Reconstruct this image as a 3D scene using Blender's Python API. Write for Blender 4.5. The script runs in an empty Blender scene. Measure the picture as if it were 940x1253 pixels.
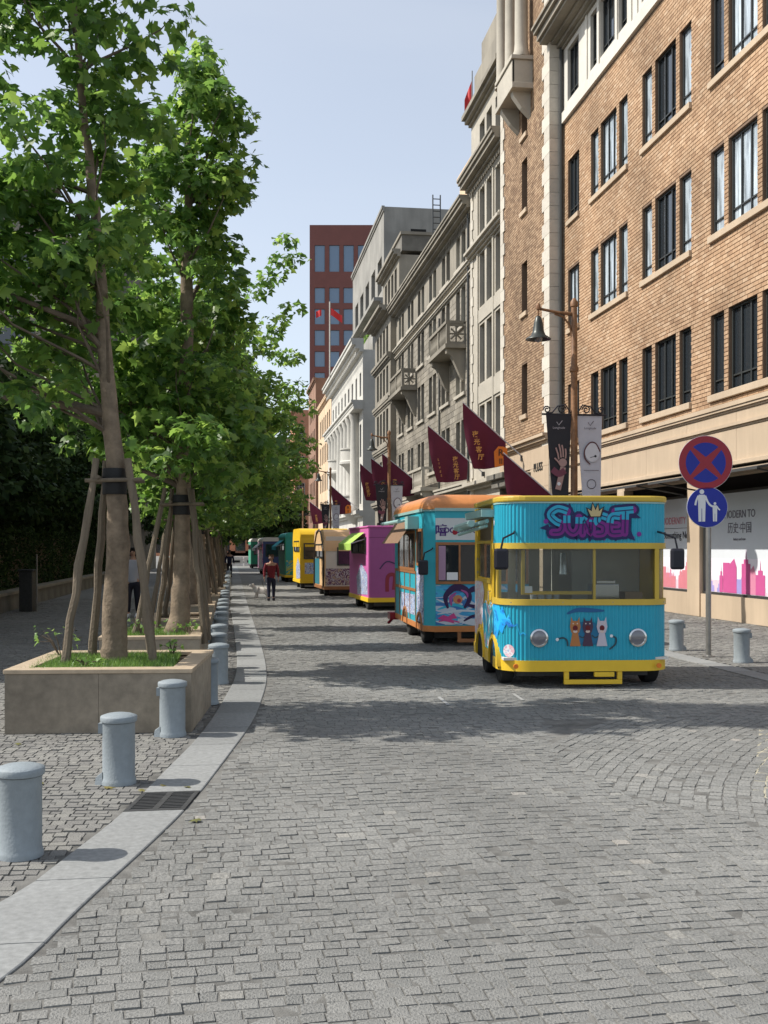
import bpy, bmesh, math, random
import numpy as np
from mathutils import Vector, Matrix
R = math.radians
random.seed(7); rng = np.random.default_rng(11)
S = bpy.context.scene; C = S.collection

# ---------------------------------------------------------------- camera
H = 1.67; YAW = math.atan(185/1300); sn, cs = math.sin(YAW), math.cos(YAW)
cam = bpy.data.cameras.new("camera"); co = bpy.data.objects.new("camera", cam); C.objects.link(co)
cam.sensor_fit = 'VERTICAL'; cam.sensor_height = 36; cam.lens = 36*1300/1253
cam.shift_y = (670-626.5)/1253; cam.clip_start = .1; cam.clip_end = 3000
co.location = (0, 0, H); co.rotation_euler = (R(90), 0, -YAW)
S.camera = co
# ---------------------------------------------------------------- light
SUN = Vector((-.98, .15, 1.03)).normalized()
elev = math.asin(SUN.z); az = math.atan2(SUN.x, SUN.y)
W = bpy.data.worlds.new("World"); S.world = W; W.use_nodes = True
wn = W.node_tree; bg = wn.nodes['Background']
sky = wn.nodes.new('ShaderNodeTexSky'); sky.sky_type = 'NISHITA'; sky.sun_disc = False
sky.sun_elevation = elev; sky.sun_rotation = az; sky.air_density = 1.0; sky.dust_density = 1.2; sky.ozone_density = 1.0
bg.inputs[1].default_value = .15
hs_ = wn.nodes.new('ShaderNodeHueSaturation'); hs_.inputs['Saturation'].default_value = .68; wn.links.new(sky.outputs[0], hs_.inputs['Color']); 
tcw = wn.nodes.new('ShaderNodeTexCoord'); mpw = wn.nodes.new('ShaderNodeMapping'); mpw.inputs['Scale'].default_value = (1.2,1.2,4); nw = wn.nodes.new('ShaderNodeTexNoise'); nw.inputs['Scale'].default_value = 1.6; nw.inputs['Detail'].default_value = 7; nw.inputs['Distortion'].default_value = .6
wn.links.new(tcw.outputs['Generated'], mpw.inputs[0]); wn.links.new(mpw.outputs[0], nw.inputs['Vector'])
mrw = wn.nodes.new('ShaderNodeMapRange'); mrw.inputs[1].default_value = .42; mrw.inputs[2].default_value = .75; mrw.inputs[3].default_value = .30; mrw.inputs[4].default_value = .42; wn.links.new(nw.outputs[0], mrw.inputs[0])
mxw = wn.nodes.new('ShaderNodeMix'); mxw.data_type = 'RGBA'; mxw.inputs[7].default_value = (4.2,4.45,4.8,1); wn.links.new(mrw.outputs[0], mxw.inputs[0]); wn.links.new(hs_.outputs[0], mxw.inputs[6]); wn.links.new(mxw.outputs[2], bg.inputs[0])
sl = bpy.data.lights.new("sun", 'SUN'); sl.energy = 4.4; sl.angle = R(.55); sl.color = (1, .95, .87)
so = bpy.data.objects.new("sun", sl); C.objects.link(so); so.rotation_euler = SUN.to_track_quat('Z', 'Y').to_euler()
S.view_settings.view_transform = 'Standard'; S.view_settings.look = 'None'
S.view_settings.exposure = 0.42; S.view_settings.gamma = 1
S.render.engine = 'CYCLES'
S.cycles.max_bounces = 6; S.cycles.diffuse_bounces = 3; S.cycles.glossy_bounces = 3; S.cycles.transmission_bounces = 6
S.cycles.transparent_max_bounces = 8; S.cycles.use_denoising = True; S.cycles.sample_clamp_indirect = 6

# ---------------------------------------------------------------- helpers
def ray(x): u = (x-470)/1300; return sn+cs*u, cs-sn*u
def at(x, t): a, b = ray(x); return a*t, b*t                 # point at forward distance t on image column x
def G(x, y): return at(x, H*1300/(y-670))                    # ground point
def tag(o, label=None, cat=None, group=None, kind=None):
    if label: o['label'] = label
    if cat: o['category'] = cat
    if group: o['group'] = group
    if kind: o['kind'] = kind
    return o
def empty(name, loc, rz=0, label=None, cat=None, group=None):
    o = bpy.data.objects.new(name, None); C.objects.link(o); o.location = loc; o.rotation_euler = (0, 0, rz)
    o.empty_display_size = .2
    return tag(o, label, cat, group)
def link(name, me, parent=None, world=False, loc=None, rot=None, kind=None, scale=None):
    o = bpy.data.objects.new(name, me); C.objects.link(o)
    if parent:
        o.parent = parent
        if world: o.matrix_parent_inverse = Matrix.Translation(-Vector(parent.location))
    if loc is not None: o.location = loc
    if rot is not None: o.rotation_euler = rot
    if scale is not None: o.scale = scale
    if kind: o['kind'] = kind
    return o
def copy_tree(o, parent=None):
    c = o.copy(); C.objects.link(c)
    if parent: c.parent = parent
    for ch in list(KIDS.get(o.name, [])): KIDS.setdefault(c.name, []).append(copy_tree(ch, c))
    return c
KIDS = {}
def index_kids():
    KIDS.clear()
    for o in S.objects:
        if o.parent: KIDS.setdefault(o.parent.name, []).append(o)

class MB:
    def __init__(s, xf=None): s.v = []; s.f = []; s.xf = xf
    def add(s, vs, fs):
        n = len(s.v)
        s.v += [tuple(s.xf @ Vector(p)) if s.xf else tuple(p) for p in vs]
        s.f += [tuple(i+n for i in f) for f in fs]
        return s
    def box(s, x0, y0, z0, x1, y1, z1):
        return s.add([(x0,y0,z0),(x1,y0,z0),(x1,y1,z0),(x0,y1,z0),(x0,y0,z1),(x1,y0,z1),(x1,y1,z1),(x0,y1,z1)],
                     [(0,3,2,1),(4,5,6,7),(0,1,5,4),(1,2,6,5),(2,3,7,6),(3,0,4,7)])
    def quad(s, a, b, c, d): return s.add([a,b,c,d], [(0,1,2,3)])
    def poly(s, pts): return s.add(pts, [tuple(range(len(pts)))])
    def prism(s, pts, z0, z1):                                # plan outline (ccw) raised from z0 to z1
        n = len(pts)
        v = [(p[0],p[1],z0) for p in pts]+[(p[0],p[1],z1) for p in pts]
        f = [tuple(range(n-1,-1,-1)), tuple(range(n,2*n))]+[(i,(i+1)%n,(i+1)%n+n,i+n) for i in range(n)]
        return s.add(v, f)
    def ext(s, pts, axis, a0, a1):                            # 2d outline extruded along an axis: 'x' -> pts (y,z); 'y' -> pts (x,z)
        n = len(pts)
        if axis == 'x': v = [(a0,p[0],p[1]) for p in pts]+[(a1,p[0],p[1]) for p in pts]
        else: v = [(p[0],a0,p[1]) for p in pts]+[(p[0],a1,p[1]) for p in pts]
        f = [tuple(range(n-1,-1,-1)), tuple(range(n,2*n))]+[(i,(i+1)%n,(i+1)%n+n,i+n) for i in range(n)]
        return s.add(v, f)
    def path(s, pts, rad, n=8, cap=True):
        pts = [Vector(p) for p in pts]; vs = []; fs = []
        if not hasattr(rad, '__len__'): rad = [rad]*len(pts)
        up = None
        for i, p in enumerate(pts):
            d = (pts[min(i+1,len(pts)-1)]-pts[max(i-1,0)]).normalized()
            if up is None: up = Vector((1,0,0)) if abs(d.x) < .8 else Vector((0,1,0))
            a = d.cross(up).normalized(); b = a.cross(d).normalized(); up = b
            for k in range(n):
                t = 2*math.pi*k/n; vs.append(p+(a*math.cos(t)+b*math.sin(t))*rad[i])
        for i in range(len(pts)-1):
            for k in range(n):
                fs.append((i*n+k, i*n+(k+1)%n, (i+1)*n+(k+1)%n, (i+1)*n+k))
        if cap: fs += [tuple(range(n-1,-1,-1)), tuple((len(pts)-1)*n+k for k in range(n))]
        return s.add(vs, fs)
    def lathe(s, prof, c=(0,0,0), n=24, axis='z'):
        vs = []; fs = []
        for r, z in prof:
            for k in range(n):
                t = 2*math.pi*k/n; a, b = r*math.cos(t), r*math.sin(t)
                p = (a,b,z) if axis=='z' else ((a,z,b) if axis=='y' else (z,a,b))
                vs.append((p[0]+c[0],p[1]+c[1],p[2]+c[2]))
        m = len(prof)
        for i in range(m-1):
            for k in range(n): fs.append((i*n+k, i*n+(k+1)%n, (i+1)*n+(k+1)%n, (i+1)*n+k))
        fs += [tuple(range(n-1,-1,-1)), tuple((m-1)*n+k for k in range(n))]
        return s.add(vs, fs)
    def mesh(s, name, m, smooth=False, fix=True):
        me = bpy.data.meshes.new(name); me.from_pydata(s.v, [], s.f)
        if fix and len(s.f) < 60000:
            b = bmesh.new(); b.from_mesh(me); bmesh.ops.recalc_face_normals(b, faces=b.faces); b.to_mesh(me); b.free()
        if m: me.materials.append(m)
        if smooth:
            me.polygons.foreach_set('use_smooth', [True]*len(me.polygons))
            try: me.set_sharp_from_angle(angle=R(40))
            except Exception: pass
        me.update(); return me
    def build(s, name, m, parent=None, smooth=False, bevel=0, world=False, kind=None, fix=True, loc=None, rot=None):
        o = link(name, s.mesh(name, m, smooth, fix), parent, world, loc, rot, kind)
        if bevel:
            b = o.modifiers.new('bevel', 'BEVEL'); b.width = bevel; b.segments = 2; b.limit_method = 'ANGLE'; b.angle_limit = R(35)
        return o
def np_mesh(name, V, F, m):
    V = np.asarray(V, dtype=np.float32); F = np.asarray(F, dtype=np.int32); k = F.shape[1]
    me = bpy.data.meshes.new(name); me.vertices.add(len(V)); me.vertices.foreach_set('co', V.ravel())
    me.loops.add(F.size); me.loops.foreach_set('vertex_index', F.ravel())
    me.polygons.add(len(F)); me.polygons.foreach_set('loop_start', np.arange(len(F), dtype=np.int32)*k)
    try: me.polygons.foreach_set('loop_total', np.full(len(F), k, dtype=np.int32))
    except Exception: pass
    me.materials.append(m); me.polygons.foreach_set('use_smooth', np.zeros(len(F), dtype=bool)); me.update(calc_edges=True); return me

# ---------------------------------------------------------------- materials
def nt(m): m.use_nodes = True; return m.node_tree.nodes, m.node_tree.links, m.node_tree.nodes['Principled BSDF']
def M(name, col, rough=.7, var=.12, scale=3, bump=0, bscale=60, metal=0, island=0, spec=.4, stain=0, streak=False):
    m = bpy.data.materials.new(name); N, L, P = nt(m)
    P.inputs['Roughness'].default_value = rough; P.inputs['Metallic'].default_value = metal
    P.inputs['Specular IOR Level'].default_value = spec
    tc = N.new('ShaderNodeTexCoord'); src = tc.outputs['Object']
    if streak:
        mp = N.new('ShaderNodeMapping'); mp.inputs['Scale'].default_value = (1,1,.12); L.new(src, mp.inputs[0]); src2 = mp.outputs[0]
    else: src2 = src
    no = N.new('ShaderNodeTexNoise'); no.inputs['Scale'].default_value = scale; no.inputs['Detail'].default_value = 6
    no.inputs['Roughness'].default_value = .65; L.new(src2, no.inputs['Vector'])
    mr = N.new('ShaderNodeMapRange'); mr.inputs[1].default_value = .3; mr.inputs[2].default_value = .7
    mr.inputs[3].default_value = 1-var; mr.inputs[4].default_value = 1+var; L.new(no.outputs[0], mr.inputs[0])
    val = mr.outputs[0]
    if island:
        g = N.new('ShaderNodeNewGeometry'); oi = N.new('ShaderNodeObjectInfo')
        a = N.new('ShaderNodeMath'); a.operation = 'ADD'; L.new(g.outputs['Random Per Island'], a.inputs[0]); L.new(oi.outputs['Random'], a.inputs[1])
        f = N.new('ShaderNodeMath'); f.operation = 'FRACT'; L.new(a.outputs[0], f.inputs[0])
        mr2 = N.new('ShaderNodeMapRange'); mr2.inputs[3].default_value = 1-island; mr2.inputs[4].default_value = 1+island; L.new(f.outputs[0], mr2.inputs[0])
        mu = N.new('ShaderNodeMath'); mu.operation = 'MULTIPLY'; L.new(val, mu.inputs[0]); L.new(mr2.outputs[0], mu.inputs[1]); val = mu.outputs[0]
    if stain:
        n3 = N.new('ShaderNodeTexNoise'); n3.inputs['Scale'].default_value = .45; n3.inputs['Detail'].default_value = 5; L.new(src, n3.inputs['Vector'])
        mr3 = N.new('ShaderNodeMapRange'); mr3.inputs[1].default_value = .35; mr3.inputs[2].default_value = .65
        mr3.inputs[3].default_value = 1-stain; mr3.inputs[4].default_value = 1+stain*.5; L.new(n3.outputs[0], mr3.inputs[0])
        mu = N.new('ShaderNodeMath'); mu.operation = 'MULTIPLY'; L.new(val, mu.inputs[0]); L.new(mr3.outputs[0], mu.inputs[1]); val = mu.outputs[0]
    sc = N.new('ShaderNodeVectorMath'); sc.operation = 'SCALE'; sc.inputs[0].default_value = col[:3]; L.new(val, sc.inputs['Scale'])
    L.new(sc.outputs[0], P.inputs['Base Color'])
    if bump:
        n2 = N.new('ShaderNodeTexNoise'); n2.inputs['Scale'].default_value = bscale; n2.inputs['Detail'].default_value = 4; L.new(src, n2.inputs['Vector'])
        b = N.new('ShaderNodeBump'); b.inputs['Strength'].default_value = bump; b.inputs['Distance'].default_value = .01
        L.new(n2.outputs[0], b.inputs['Height']); L.new(b.outputs[0], P.inputs['Normal'])
    return m
def ramp(N, pts, interp='LINEAR'):
    r = N.new('ShaderNodeValToRGB'); e = r.color_ramp.elements; r.color_ramp.interpolation = interp
    while len(e) < len(pts): e.new(.5)
    for i, (p, c) in enumerate(pts): e[i].position = p; e[i].color = (*c, 1)
    return r
def island_ramp(name, pts, rough=.8, var=.15, bump=.3, bscale=50, stain=.15, scale=14):
    m = M(name, (1,1,1), rough, var, scale, bump, bscale, stain=stain); N, L, P = nt(m)
    g = N.new('ShaderNodeNewGeometry'); oi = N.new('ShaderNodeObjectInfo')
    a = N.new('ShaderNodeMath'); a.operation = 'ADD'; L.new(g.outputs['Random Per Island'], a.inputs[0]); L.new(oi.outputs['Random'], a.inputs[1])
    f = N.new('ShaderNodeMath'); f.operation = 'FRACT'; L.new(a.outputs[0], f.inputs[0])
    r = ramp(N, pts); L.new(f.outputs[0], r.inputs[0])
    old = P.inputs['Base Color'].links[0].from_node
    mx = N.new('ShaderNodeVectorMath'); mx.operation = 'MULTIPLY'; L.new(old.outputs[0], mx.inputs[0]); L.new(r.outputs[0], mx.inputs[1])
    L.new(mx.outputs[0], P.inputs['Base Color']); return m
def glass(name, col=(.02,.025,.03), rough=.04, mixt=0.0):
    m = bpy.data.materials.new(name); N, L, P = nt(m)
    P.inputs['Base Color'].default_value = (*col, 1); P.inputs['Roughness'].default_value = rough
    P.inputs['Specular IOR Level'].default_value = .8; P.inputs['IOR'].default_value = 1.6
    tc = N.new('ShaderNodeTexCoord'); n = N.new('ShaderNodeTexNoise'); n.inputs['Scale'].default_value = 1.4; L.new(tc.outputs['Object'], n.inputs['Vector'])
    b = N.new('ShaderNodeBump'); b.inputs['Strength'].default_value = .12; b.inputs['Distance'].default_value = .02
    L.new(n.outputs[0], b.inputs['Height']); L.new(b.outputs[0], P.inputs['Normal'])
    if mixt:
        t = N.new('ShaderNodeBsdfTransparent'); t.inputs[0].default_value = (.95,.97,.96,1); mx = N.new('ShaderNodeMixShader'); mx.inputs[0].default_value = mixt
        out = N['Material Output']; L.new(P.outputs[0], mx.inputs[1]); L.new(t.outputs[0], mx.inputs[2]); L.new(mx.outputs[0], out.inputs['Surface'])
    return m
def mural(name, cols, scale=3, dist=3, rough=.45, seed=0, stretch=(1,1,1)):
    m = bpy.data.materials.new(name); N, L, P = nt(m); P.inputs['Roughness'].default_value = rough
    tc = N.new('ShaderNodeTexCoord'); mp = N.new('ShaderNodeMapping'); mp.inputs['Location'].default_value = (seed*3.1, seed, seed*1.7); mp.inputs['Scale'].default_value = stretch
    L.new(tc.outputs['Object'], mp.inputs[0])
    n = N.new('ShaderNodeTexNoise'); n.inputs['Scale'].default_value = scale; n.inputs['Detail'].default_value = 2.5; n.inputs['Distortion'].default_value = dist
    L.new(mp.outputs[0], n.inputs['Vector'])
    k = len(cols); r = ramp(N, [(.28+.44*i/(k-1), c) for i, c in enumerate(cols)], 'CONSTANT'); L.new(n.outputs[0], r.inputs[0])
    L.new(r.outputs[0], P.inputs['Base Color']); return m

m_sett = island_ramp('sett_stone', [(0,(.172,.172,.162)),(.5,(.192,.191,.18)),(.97,(.212,.21,.197)),(.995,(.24,.235,.215)),(1,(.31,.29,.26))], .8, .26, 1.0, 55, .24, 45)
m_sett2 = island_ramp('pavement_sett_stone', [(0,(.165,.16,.15)),(.5,(.195,.19,.177)),(1,(.225,.22,.2))], .85, .22, .9, 70, .12, 45)
m_joint = M('joint_grit', (.135,.132,.122), .95, .5, 4, .5, 120)
m_sand = M('pale_joint_sand', (.36,.33,.25), .95, .35, 6, .5, 120)
m_far = island_ramp('far_paving', [(0,(.19,.188,.178)),(1,(.19,.188,.178))], .85, .2, .4, 12, .12, 8)
m_slab = M('granite_slab', (.24,.245,.24), .75, .2, 25, .15, 200, island=.12, stain=.1)
m_bollard = M('painted_concrete', (.25,.285,.305), .62, .1, 14, .25, 70, stain=.14)
m_iron = M('dark_iron', (.05,.05,.05), .55, .3, 20, .2, 80)
m_planter = M('planter_granite', (.29,.245,.185), .75, .22, 9, .2, 120, stain=.3)
m_planter_cap = M('planter_cap_granite', (.42,.33,.23), .7, .15, 14, .2, 120)
m_soil = M('soil', (.05,.035,.02), .95, .3, 8, .5, 30)
m_bark = M('tree_bark', (.19,.145,.10), .9, .38, 7, .9, 34, stain=.25)
m_bark_dark = M('tree_bark_dark', (.11,.085,.06), .9, .3, 7, .8, 30)
m_pole_wood = M('stake_wood', (.15,.12,.085), .9, .3, 12, .8, 40, streak=True)
m_wrap = M('black_wrap', (.012,.012,.012), .7, .2, 12, .3, 50)
def leafmat(name, pts, trans=.35):
    m = bpy.data.materials.new(name); N, L, P = nt(m); P.inputs['Roughness'].default_value = .42 if trans > .2 else .75; P.inputs['Specular IOR Level'].default_value = .5 if trans > .2 else .2
    g = N.new('ShaderNodeNewGeometry'); oi = N.new('ShaderNodeObjectInfo'); a = N.new('ShaderNodeMath'); a.operation = 'ADD'
    L.new(g.outputs['Random Per Island'], a.inputs[0]); L.new(oi.outputs['Random'], a.inputs[1])
    f = N.new('ShaderNodeMath'); f.operation = 'FRACT'; L.new(a.outputs[0], f.inputs[0]); r = ramp(N, pts); L.new(f.outputs[0], r.inputs[0])
    L.new(r.outputs[0], P.inputs['Base Color'])
    t = N.new('ShaderNodeBsdfTranslucent'); hs = N.new('ShaderNodeHueSaturation'); hs.inputs['Value'].default_value = 1.9; hs.inputs['Hue'].default_value = .485
    L.new(r.outputs[0], hs.inputs['Color']); L.new(hs.outputs[0], t.inputs[0])
    mx = N.new('ShaderNodeMixShader'); mx.inputs[0].default_value = trans; L.new(P.outputs[0], mx.inputs[1]); L.new(t.outputs[0], mx.inputs[2])
    L.new(mx.outputs[0], N['Material Output'].inputs['Surface']); return m
m_leaf = leafmat('plane_leaf', [(0,(.04,.095,.022)),(.35,(.075,.16,.032)),(.8,(.13,.235,.044)),(1,(.21,.32,.065))], .54)
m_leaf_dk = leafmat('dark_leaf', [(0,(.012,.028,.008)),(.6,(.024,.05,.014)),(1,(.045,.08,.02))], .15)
m_leaf_shrub = leafmat('shrub_leaf', [(0,(.06,.13,.02)),(.5,(.11,.22,.04)),(1,(.2,.33,.08))], .3)
m_brick = island_ramp('tan_brick', [(0,(.31,.19,.11)),(.2,(.38,.24,.14)),(.6,(.42,.275,.165)),(.9,(.45,.305,.19)),(1,(.49,.35,.23))], .85, .12, .3, 60, .24, 5)
m_brick2 = island_ramp('brown_brick', [(0,(.20,.125,.075)),(.3,(.27,.175,.105)),(.7,(.33,.22,.135)),(1,(.39,.27,.17))], .85, .15, .3, 60, .2, 5)
m_mortar = M('mortar', (.19,.125,.082), .9, .12, 5, stain=.15)
m_beige = M('beige_stone', (.46,.36,.255), .8, .08, 3, .1, 60, stain=.12, streak=True)
m_white = M('white_stone', (.42,.385,.32), .75, .08, 3, .1, 60, stain=.12)
m_quoin = M('quoin_stone', (.52,.48,.41), .8, .1, 4, .15, 40, island=.1)
m_grey = M('grey_stone', (.26,.235,.19), .85, .12, 2, .2, 40, stain=.22, streak=True)
m_grey_block = island_ramp('grey_stone_block', [(0,(.19,.17,.14)),(.5,(.25,.225,.18)),(1,(.31,.28,.23))], .85, .15, .3, 40, .2, 6)
m_grey_dk = M('dark_weathered_stone', (.15,.14,.12), .85, .2, 2, .2, 40, stain=.25)
m_bank = M('pale_limestone', (.50,.485,.44), .75, .07, 2, .1, 50, stain=.12)
m_tan = M('tan_render', (.60,.44,.29), .85, .1, 2, .1, 40, stain=.15)
m_redbrick = M('orange_brick', (.52,.25,.145), .85, .15, 4, .1, 40, stain=.15)
m_redpanel = M('red_panel', (.17,.06,.048), .6, .06, 1, stain=.05)
m_brown = M('brown_render', (.26,.15,.10), .85, .1, 2, stain=.15)
m_glass = glass('window_glass'); m_glass_blue = glass('blue_window_glass', (.10,.17,.26), .1); m_trim = M('cream_painted_stone', (.58,.55,.49), .7, .06, 3, .05, 60, stain=.08); m_glass_cur_sky = M('curtain_sky_glass', (.40,.46,.50), .08, .75, 7, streak=True, spec=.9)  # last one: pale streaks paint curtain and sky reflection into the pane colour
m_winframe = M('window_frame_metal', (.035,.037,.035), .45, .1, 9)
m_winframe_l = M('painted_window_frame', (.42,.40,.35), .6, .1, 9)
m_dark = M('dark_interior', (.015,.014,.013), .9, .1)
m_curtain = M('pale_curtain', (.55,.58,.60), .9, .15, 3, streak=True)
m_roofg = M('roof_grey', (.2,.2,.19), .9, .15, 1)
m_awning = M('awning_canvas', (.045,.045,.045), .85, .15, 3)
m_poster = M('poster_white', (.62,.65,.68), .5, .03, 1)
def flat(name, c, rough=.5, var=.04, spec=.4, bump=0): return M(name, c, rough, var, 6, bump, 30, spec=spec, stain=.07)
m_black = flat('black_print', (.012,.012,.02)); m_steel = M('galvanised_steel', (.26,.255,.24), .4, .15, 8, metal=.7)
m_rust = M('ochre_painted_steel', (.215,.105,.045), .55, .4, 9, .3, 40, stain=.3)
m_verd = M('dark_bronze', (.045,.05,.045), .4, .2, 9, metal=.4)
m_wine = M('wine_flag_cloth', (.105,.008,.028), .75, .1, 2)
m_orange = flat('orange_print', (.72,.19,.02)); m_gold = flat('gold_print', (.62,.30,.08))
m_flagpole = flat('white_flagpole', (.6,.6,.62))
m_red = flat('red_sheet', (.30,.010,.028), .28); m_blue = flat('blue_sheet', (.006,.02,.30), .4); m_wht = flat('white_sheet', (.7,.72,.74), .4)
m_teal = flat('turquoise_paint', (.03,.36,.45), .42); m_yel = flat('yellow_paint', (.72,.47,.03), .4); m_yel2 = flat('mustard_trim', (.55,.38,.05), .45)
m_tyre = M('tyre_rubber', (.018,.018,.018), .85, .2, 20, .3, 60); m_rim = flat('white_wheel', (.55,.55,.55), .4)
m_chrome = M('chrome', (.6,.6,.6), .15, .02, 3, metal=1); m_lens = glass('lamp_lens', (.14,.14,.16), .12); m_conc = M('weathered_concrete', (.27,.26,.235), .85, .12, 2, .2, 40, stain=.2, streak=True)
m_tglass = glass('trailer_glass', (.10,.11,.11), .04, .82)
# ---------------------------------------------------------------- ground, kerb, paving
kerbL_px = [(0,1112),(90,1042),(146,1000),(202.6,943),(249.6,896),(278.5,849),(289,828),(290.5,808),(289,791),(285,760),(281,740)]
kerbR_px = [(0,1212),(95,1112),(170,1046),(231.5,987),(271,936),(311,882),(325,843),(327,828),(325,808),(320,790),(312,765)]
def resample(P, step):
    P = [Vector((*p, 0)) for p in P]; out = [P[0]]; d = 0
    for a, b in zip(P, P[1:]):
        L = (b-a).length; k = max(1, int(L/step))
        out += [a.lerp(b, (i+1)/k) for i in range(k)]
    return out
KL = [G(*p) for p in kerbL_px]; KR = [G(*p) for p in kerbR_px]
KL = [(KL[0][0]-1.35, KL[0][1]-2.6)]+KL; KR = [(KR[0][0]-1.2, KR[0][1]-2.6)]+KR
KL = [p for p in KL]; KR = [p for p in KR]
KL += [(-.02, 33), (-.03, 110)]; KR += [(.42, 33), (.41, 110)]
def smooth(P, n=2):
    for _ in range(n):
        Q = [P[0]]
        for a, b in zip(P, P[1:]): Q += [(a[0]*.75+b[0]*.25, a[1]*.75+b[1]*.25), (a[0]*.25+b[0]*.75, a[1]*.25+b[1]*.75)]
        P = Q+[P[-1]]
    return P
KLs, KRs = smooth(KL), smooth(KR)
kly = np.array([p[1] for p in KLs]); klx = np.array([p[0] for p in KLs]); kry = np.array([p[1] for p in KRs]); krx = np.array([p[0] for p in KRs])
o_ = np.argsort(kly); kly, klx = kly[o_], klx[o_]; o_ = np.argsort(kry); kry, krx = kry[o_], krx[o_]
kl = lambda y: np.interp(y, kly, klx); kr = lambda y: np.interp(y, kry, krx)

ground = MB(); ground.quad((-400,-60,-.16),(400,-60,-.16),(400,900,-.16),(-400,900,-.16))
ground.build('ground', m_joint, kind='structure')
RKX0, RKX1 = 6.62, 6.95                                     # right kerb strip
def strip(name, x0f, x1f, ys, z, m, kind='structure'):
    b = MB(); v = []; f = []
    for i, y in enumerate(ys): v += [(float(x0f(y)), y, z), (float(x1f(y)), y, z)]
    f = [(2*i, 2*i+1, 2*i+3, 2*i+2) for i in range(len(ys)-1)]
    b.add(v, f); return b.build(name, m, kind=kind, fix=False)
YS = [-4+.25*i for i in range(120)]+[26+4*i for i in range(60)]
road = strip('road', kr, lambda y: RKX0, YS, -.0045, m_joint)
pav_l = strip('pavement', lambda y: -30, kl, YS, -.008, m_joint)
pav_r = strip('pavement', lambda y: RKX1, lambda y: 14, YS, -.012, m_joint)
cap = strip('pavement', lambda y: kl(y), lambda y: kr(y), YS, -.030, m_joint)   # bed under the kerb slabs
cap.name = 'kerb_bed'
YF = 36
YS2 = [YF+3*i for i in range(80)]
m_far_mat = m_far
fr = strip('far_paving', kr, lambda y: RKX0, YS2, -.004, m_far); fl = strip('far_paving', lambda y: -30, kl, YS2, -.004, m_far)
fr2 = strip('far_paving', lambda y: RKX1, lambda y: 14, YS2, -.004, m_far)
# patch of pale sandy joints under the arc-laid setts on the right
bx = MB(); bx.add([(3.75,5.6,-.0035),(6.6,4.4,-.0035),(6.6,9.4,-.0035),(4.8,9.2,-.0035),(3.5,6.8,-.0035)], [(0,1,2,3,4)]); bx.build('sandy_joint_bed', m_sand, kind='structure')

def stones(cx, cy, a, b, th, h, tilt):
    """arrays -> V (8n,3), F (5n,4): one block with slightly sunken edges per stone"""
    n = len(cx); ins = .0022
    px = np.array([-1,1,1,-1]); py = np.array([-1,-1,1,1])
    jx = rng.normal(0, .0025, (n,4)); jy = rng.normal(0, .0025, (n,4))
    V = np.zeros((n,8,3))
    for k, (da, z) in enumerate(((0, -.03), (ins, 0))):
        lx = px[None,:]*(a[:,None]-da)+jx; ly = py[None,:]*(b[:,None]-da)+jy
        c, s = np.cos(th)[:,None], np.sin(th)[:,None]
        V[:,4*k:4*k+4,0] = cx[:,None]+lx*c-ly*s; V[:,4*k:4*k+4,1] = cy[:,None]+lx*s+ly*c
        V[:,4*k:4*k+4,2] = (z if k == 0 else h[:,None]+tilt[0][:,None]*lx+tilt[1][:,None]*ly)
    base = np.array([[4,5,6,7],[0,1,5,4],[1,2,6,5],[2,3,7,6],[3,0,4,7]])
    F = (np.arange(n)[:,None,None]*8+base[None]).reshape(-1,4)
    return V, F
def infr(x, y, m=.35):                                       # near enough to the view to be worth laying
    t = x*sn+y*cs; u = (x*cs-y*sn)/np.maximum(t, .1)
    return (t > 1.6) & (np.abs(u) < .3615+m/np.maximum(t, .5)+.05)
def arcreg(x, y): return (x > 2.35+.10*(y-5)+.12*np.sin(y*2.1)) & (x > 3.9-(y-4.6)*.55) & (y < 10.0) & (y > 4.3+.25*np.sin(x*3))
def rows(x0, x1, y0, y1, wave, wmin, wmax, dep, gap):
    out = []
    y = y0
    while y < y1:
        d = dep*rng.uniform(.88, 1.14); n = int((x1-x0)/((wmin+wmax)/2))+12
        w = rng.uniform(wmin, wmax, n); xs = x0+rng.uniform(0, wmax)+np.cumsum(w)-w/2; k = xs < x1
        xs, w = xs[k], w[k]; yy = y+wave(xs, y); sl = (wave(xs+.05, y)-wave(xs-.05, y))/.1
        out.append(np.stack([xs, yy+rng.normal(0, .003, len(xs)), (w-gap)/2, np.full(len(xs), (d-gap)/2)*rng.uniform(.94,1.03,len(xs)), np.arctan(sl)+rng.normal(0, .022, len(xs))], 1)); y += d
    return np.concatenate(out)
def wave_road(x, y): return .07*np.sin(x*.7+y*.23)+.02*np.sin(x*2.3+y*.6)+.06*x
A = rows(-3, 7.2, 1.2, YF+.3, wave_road, .066, .112, .088, .0042)
x, y = A[:,0], A[:,1]
k = infr(x, y) & (x-A[:,2] > kr(y)+.004) & (x+A[:,2] < RKX0-.004) & ~arcreg(x, y) & (y < YF)
A = A[k]
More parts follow.
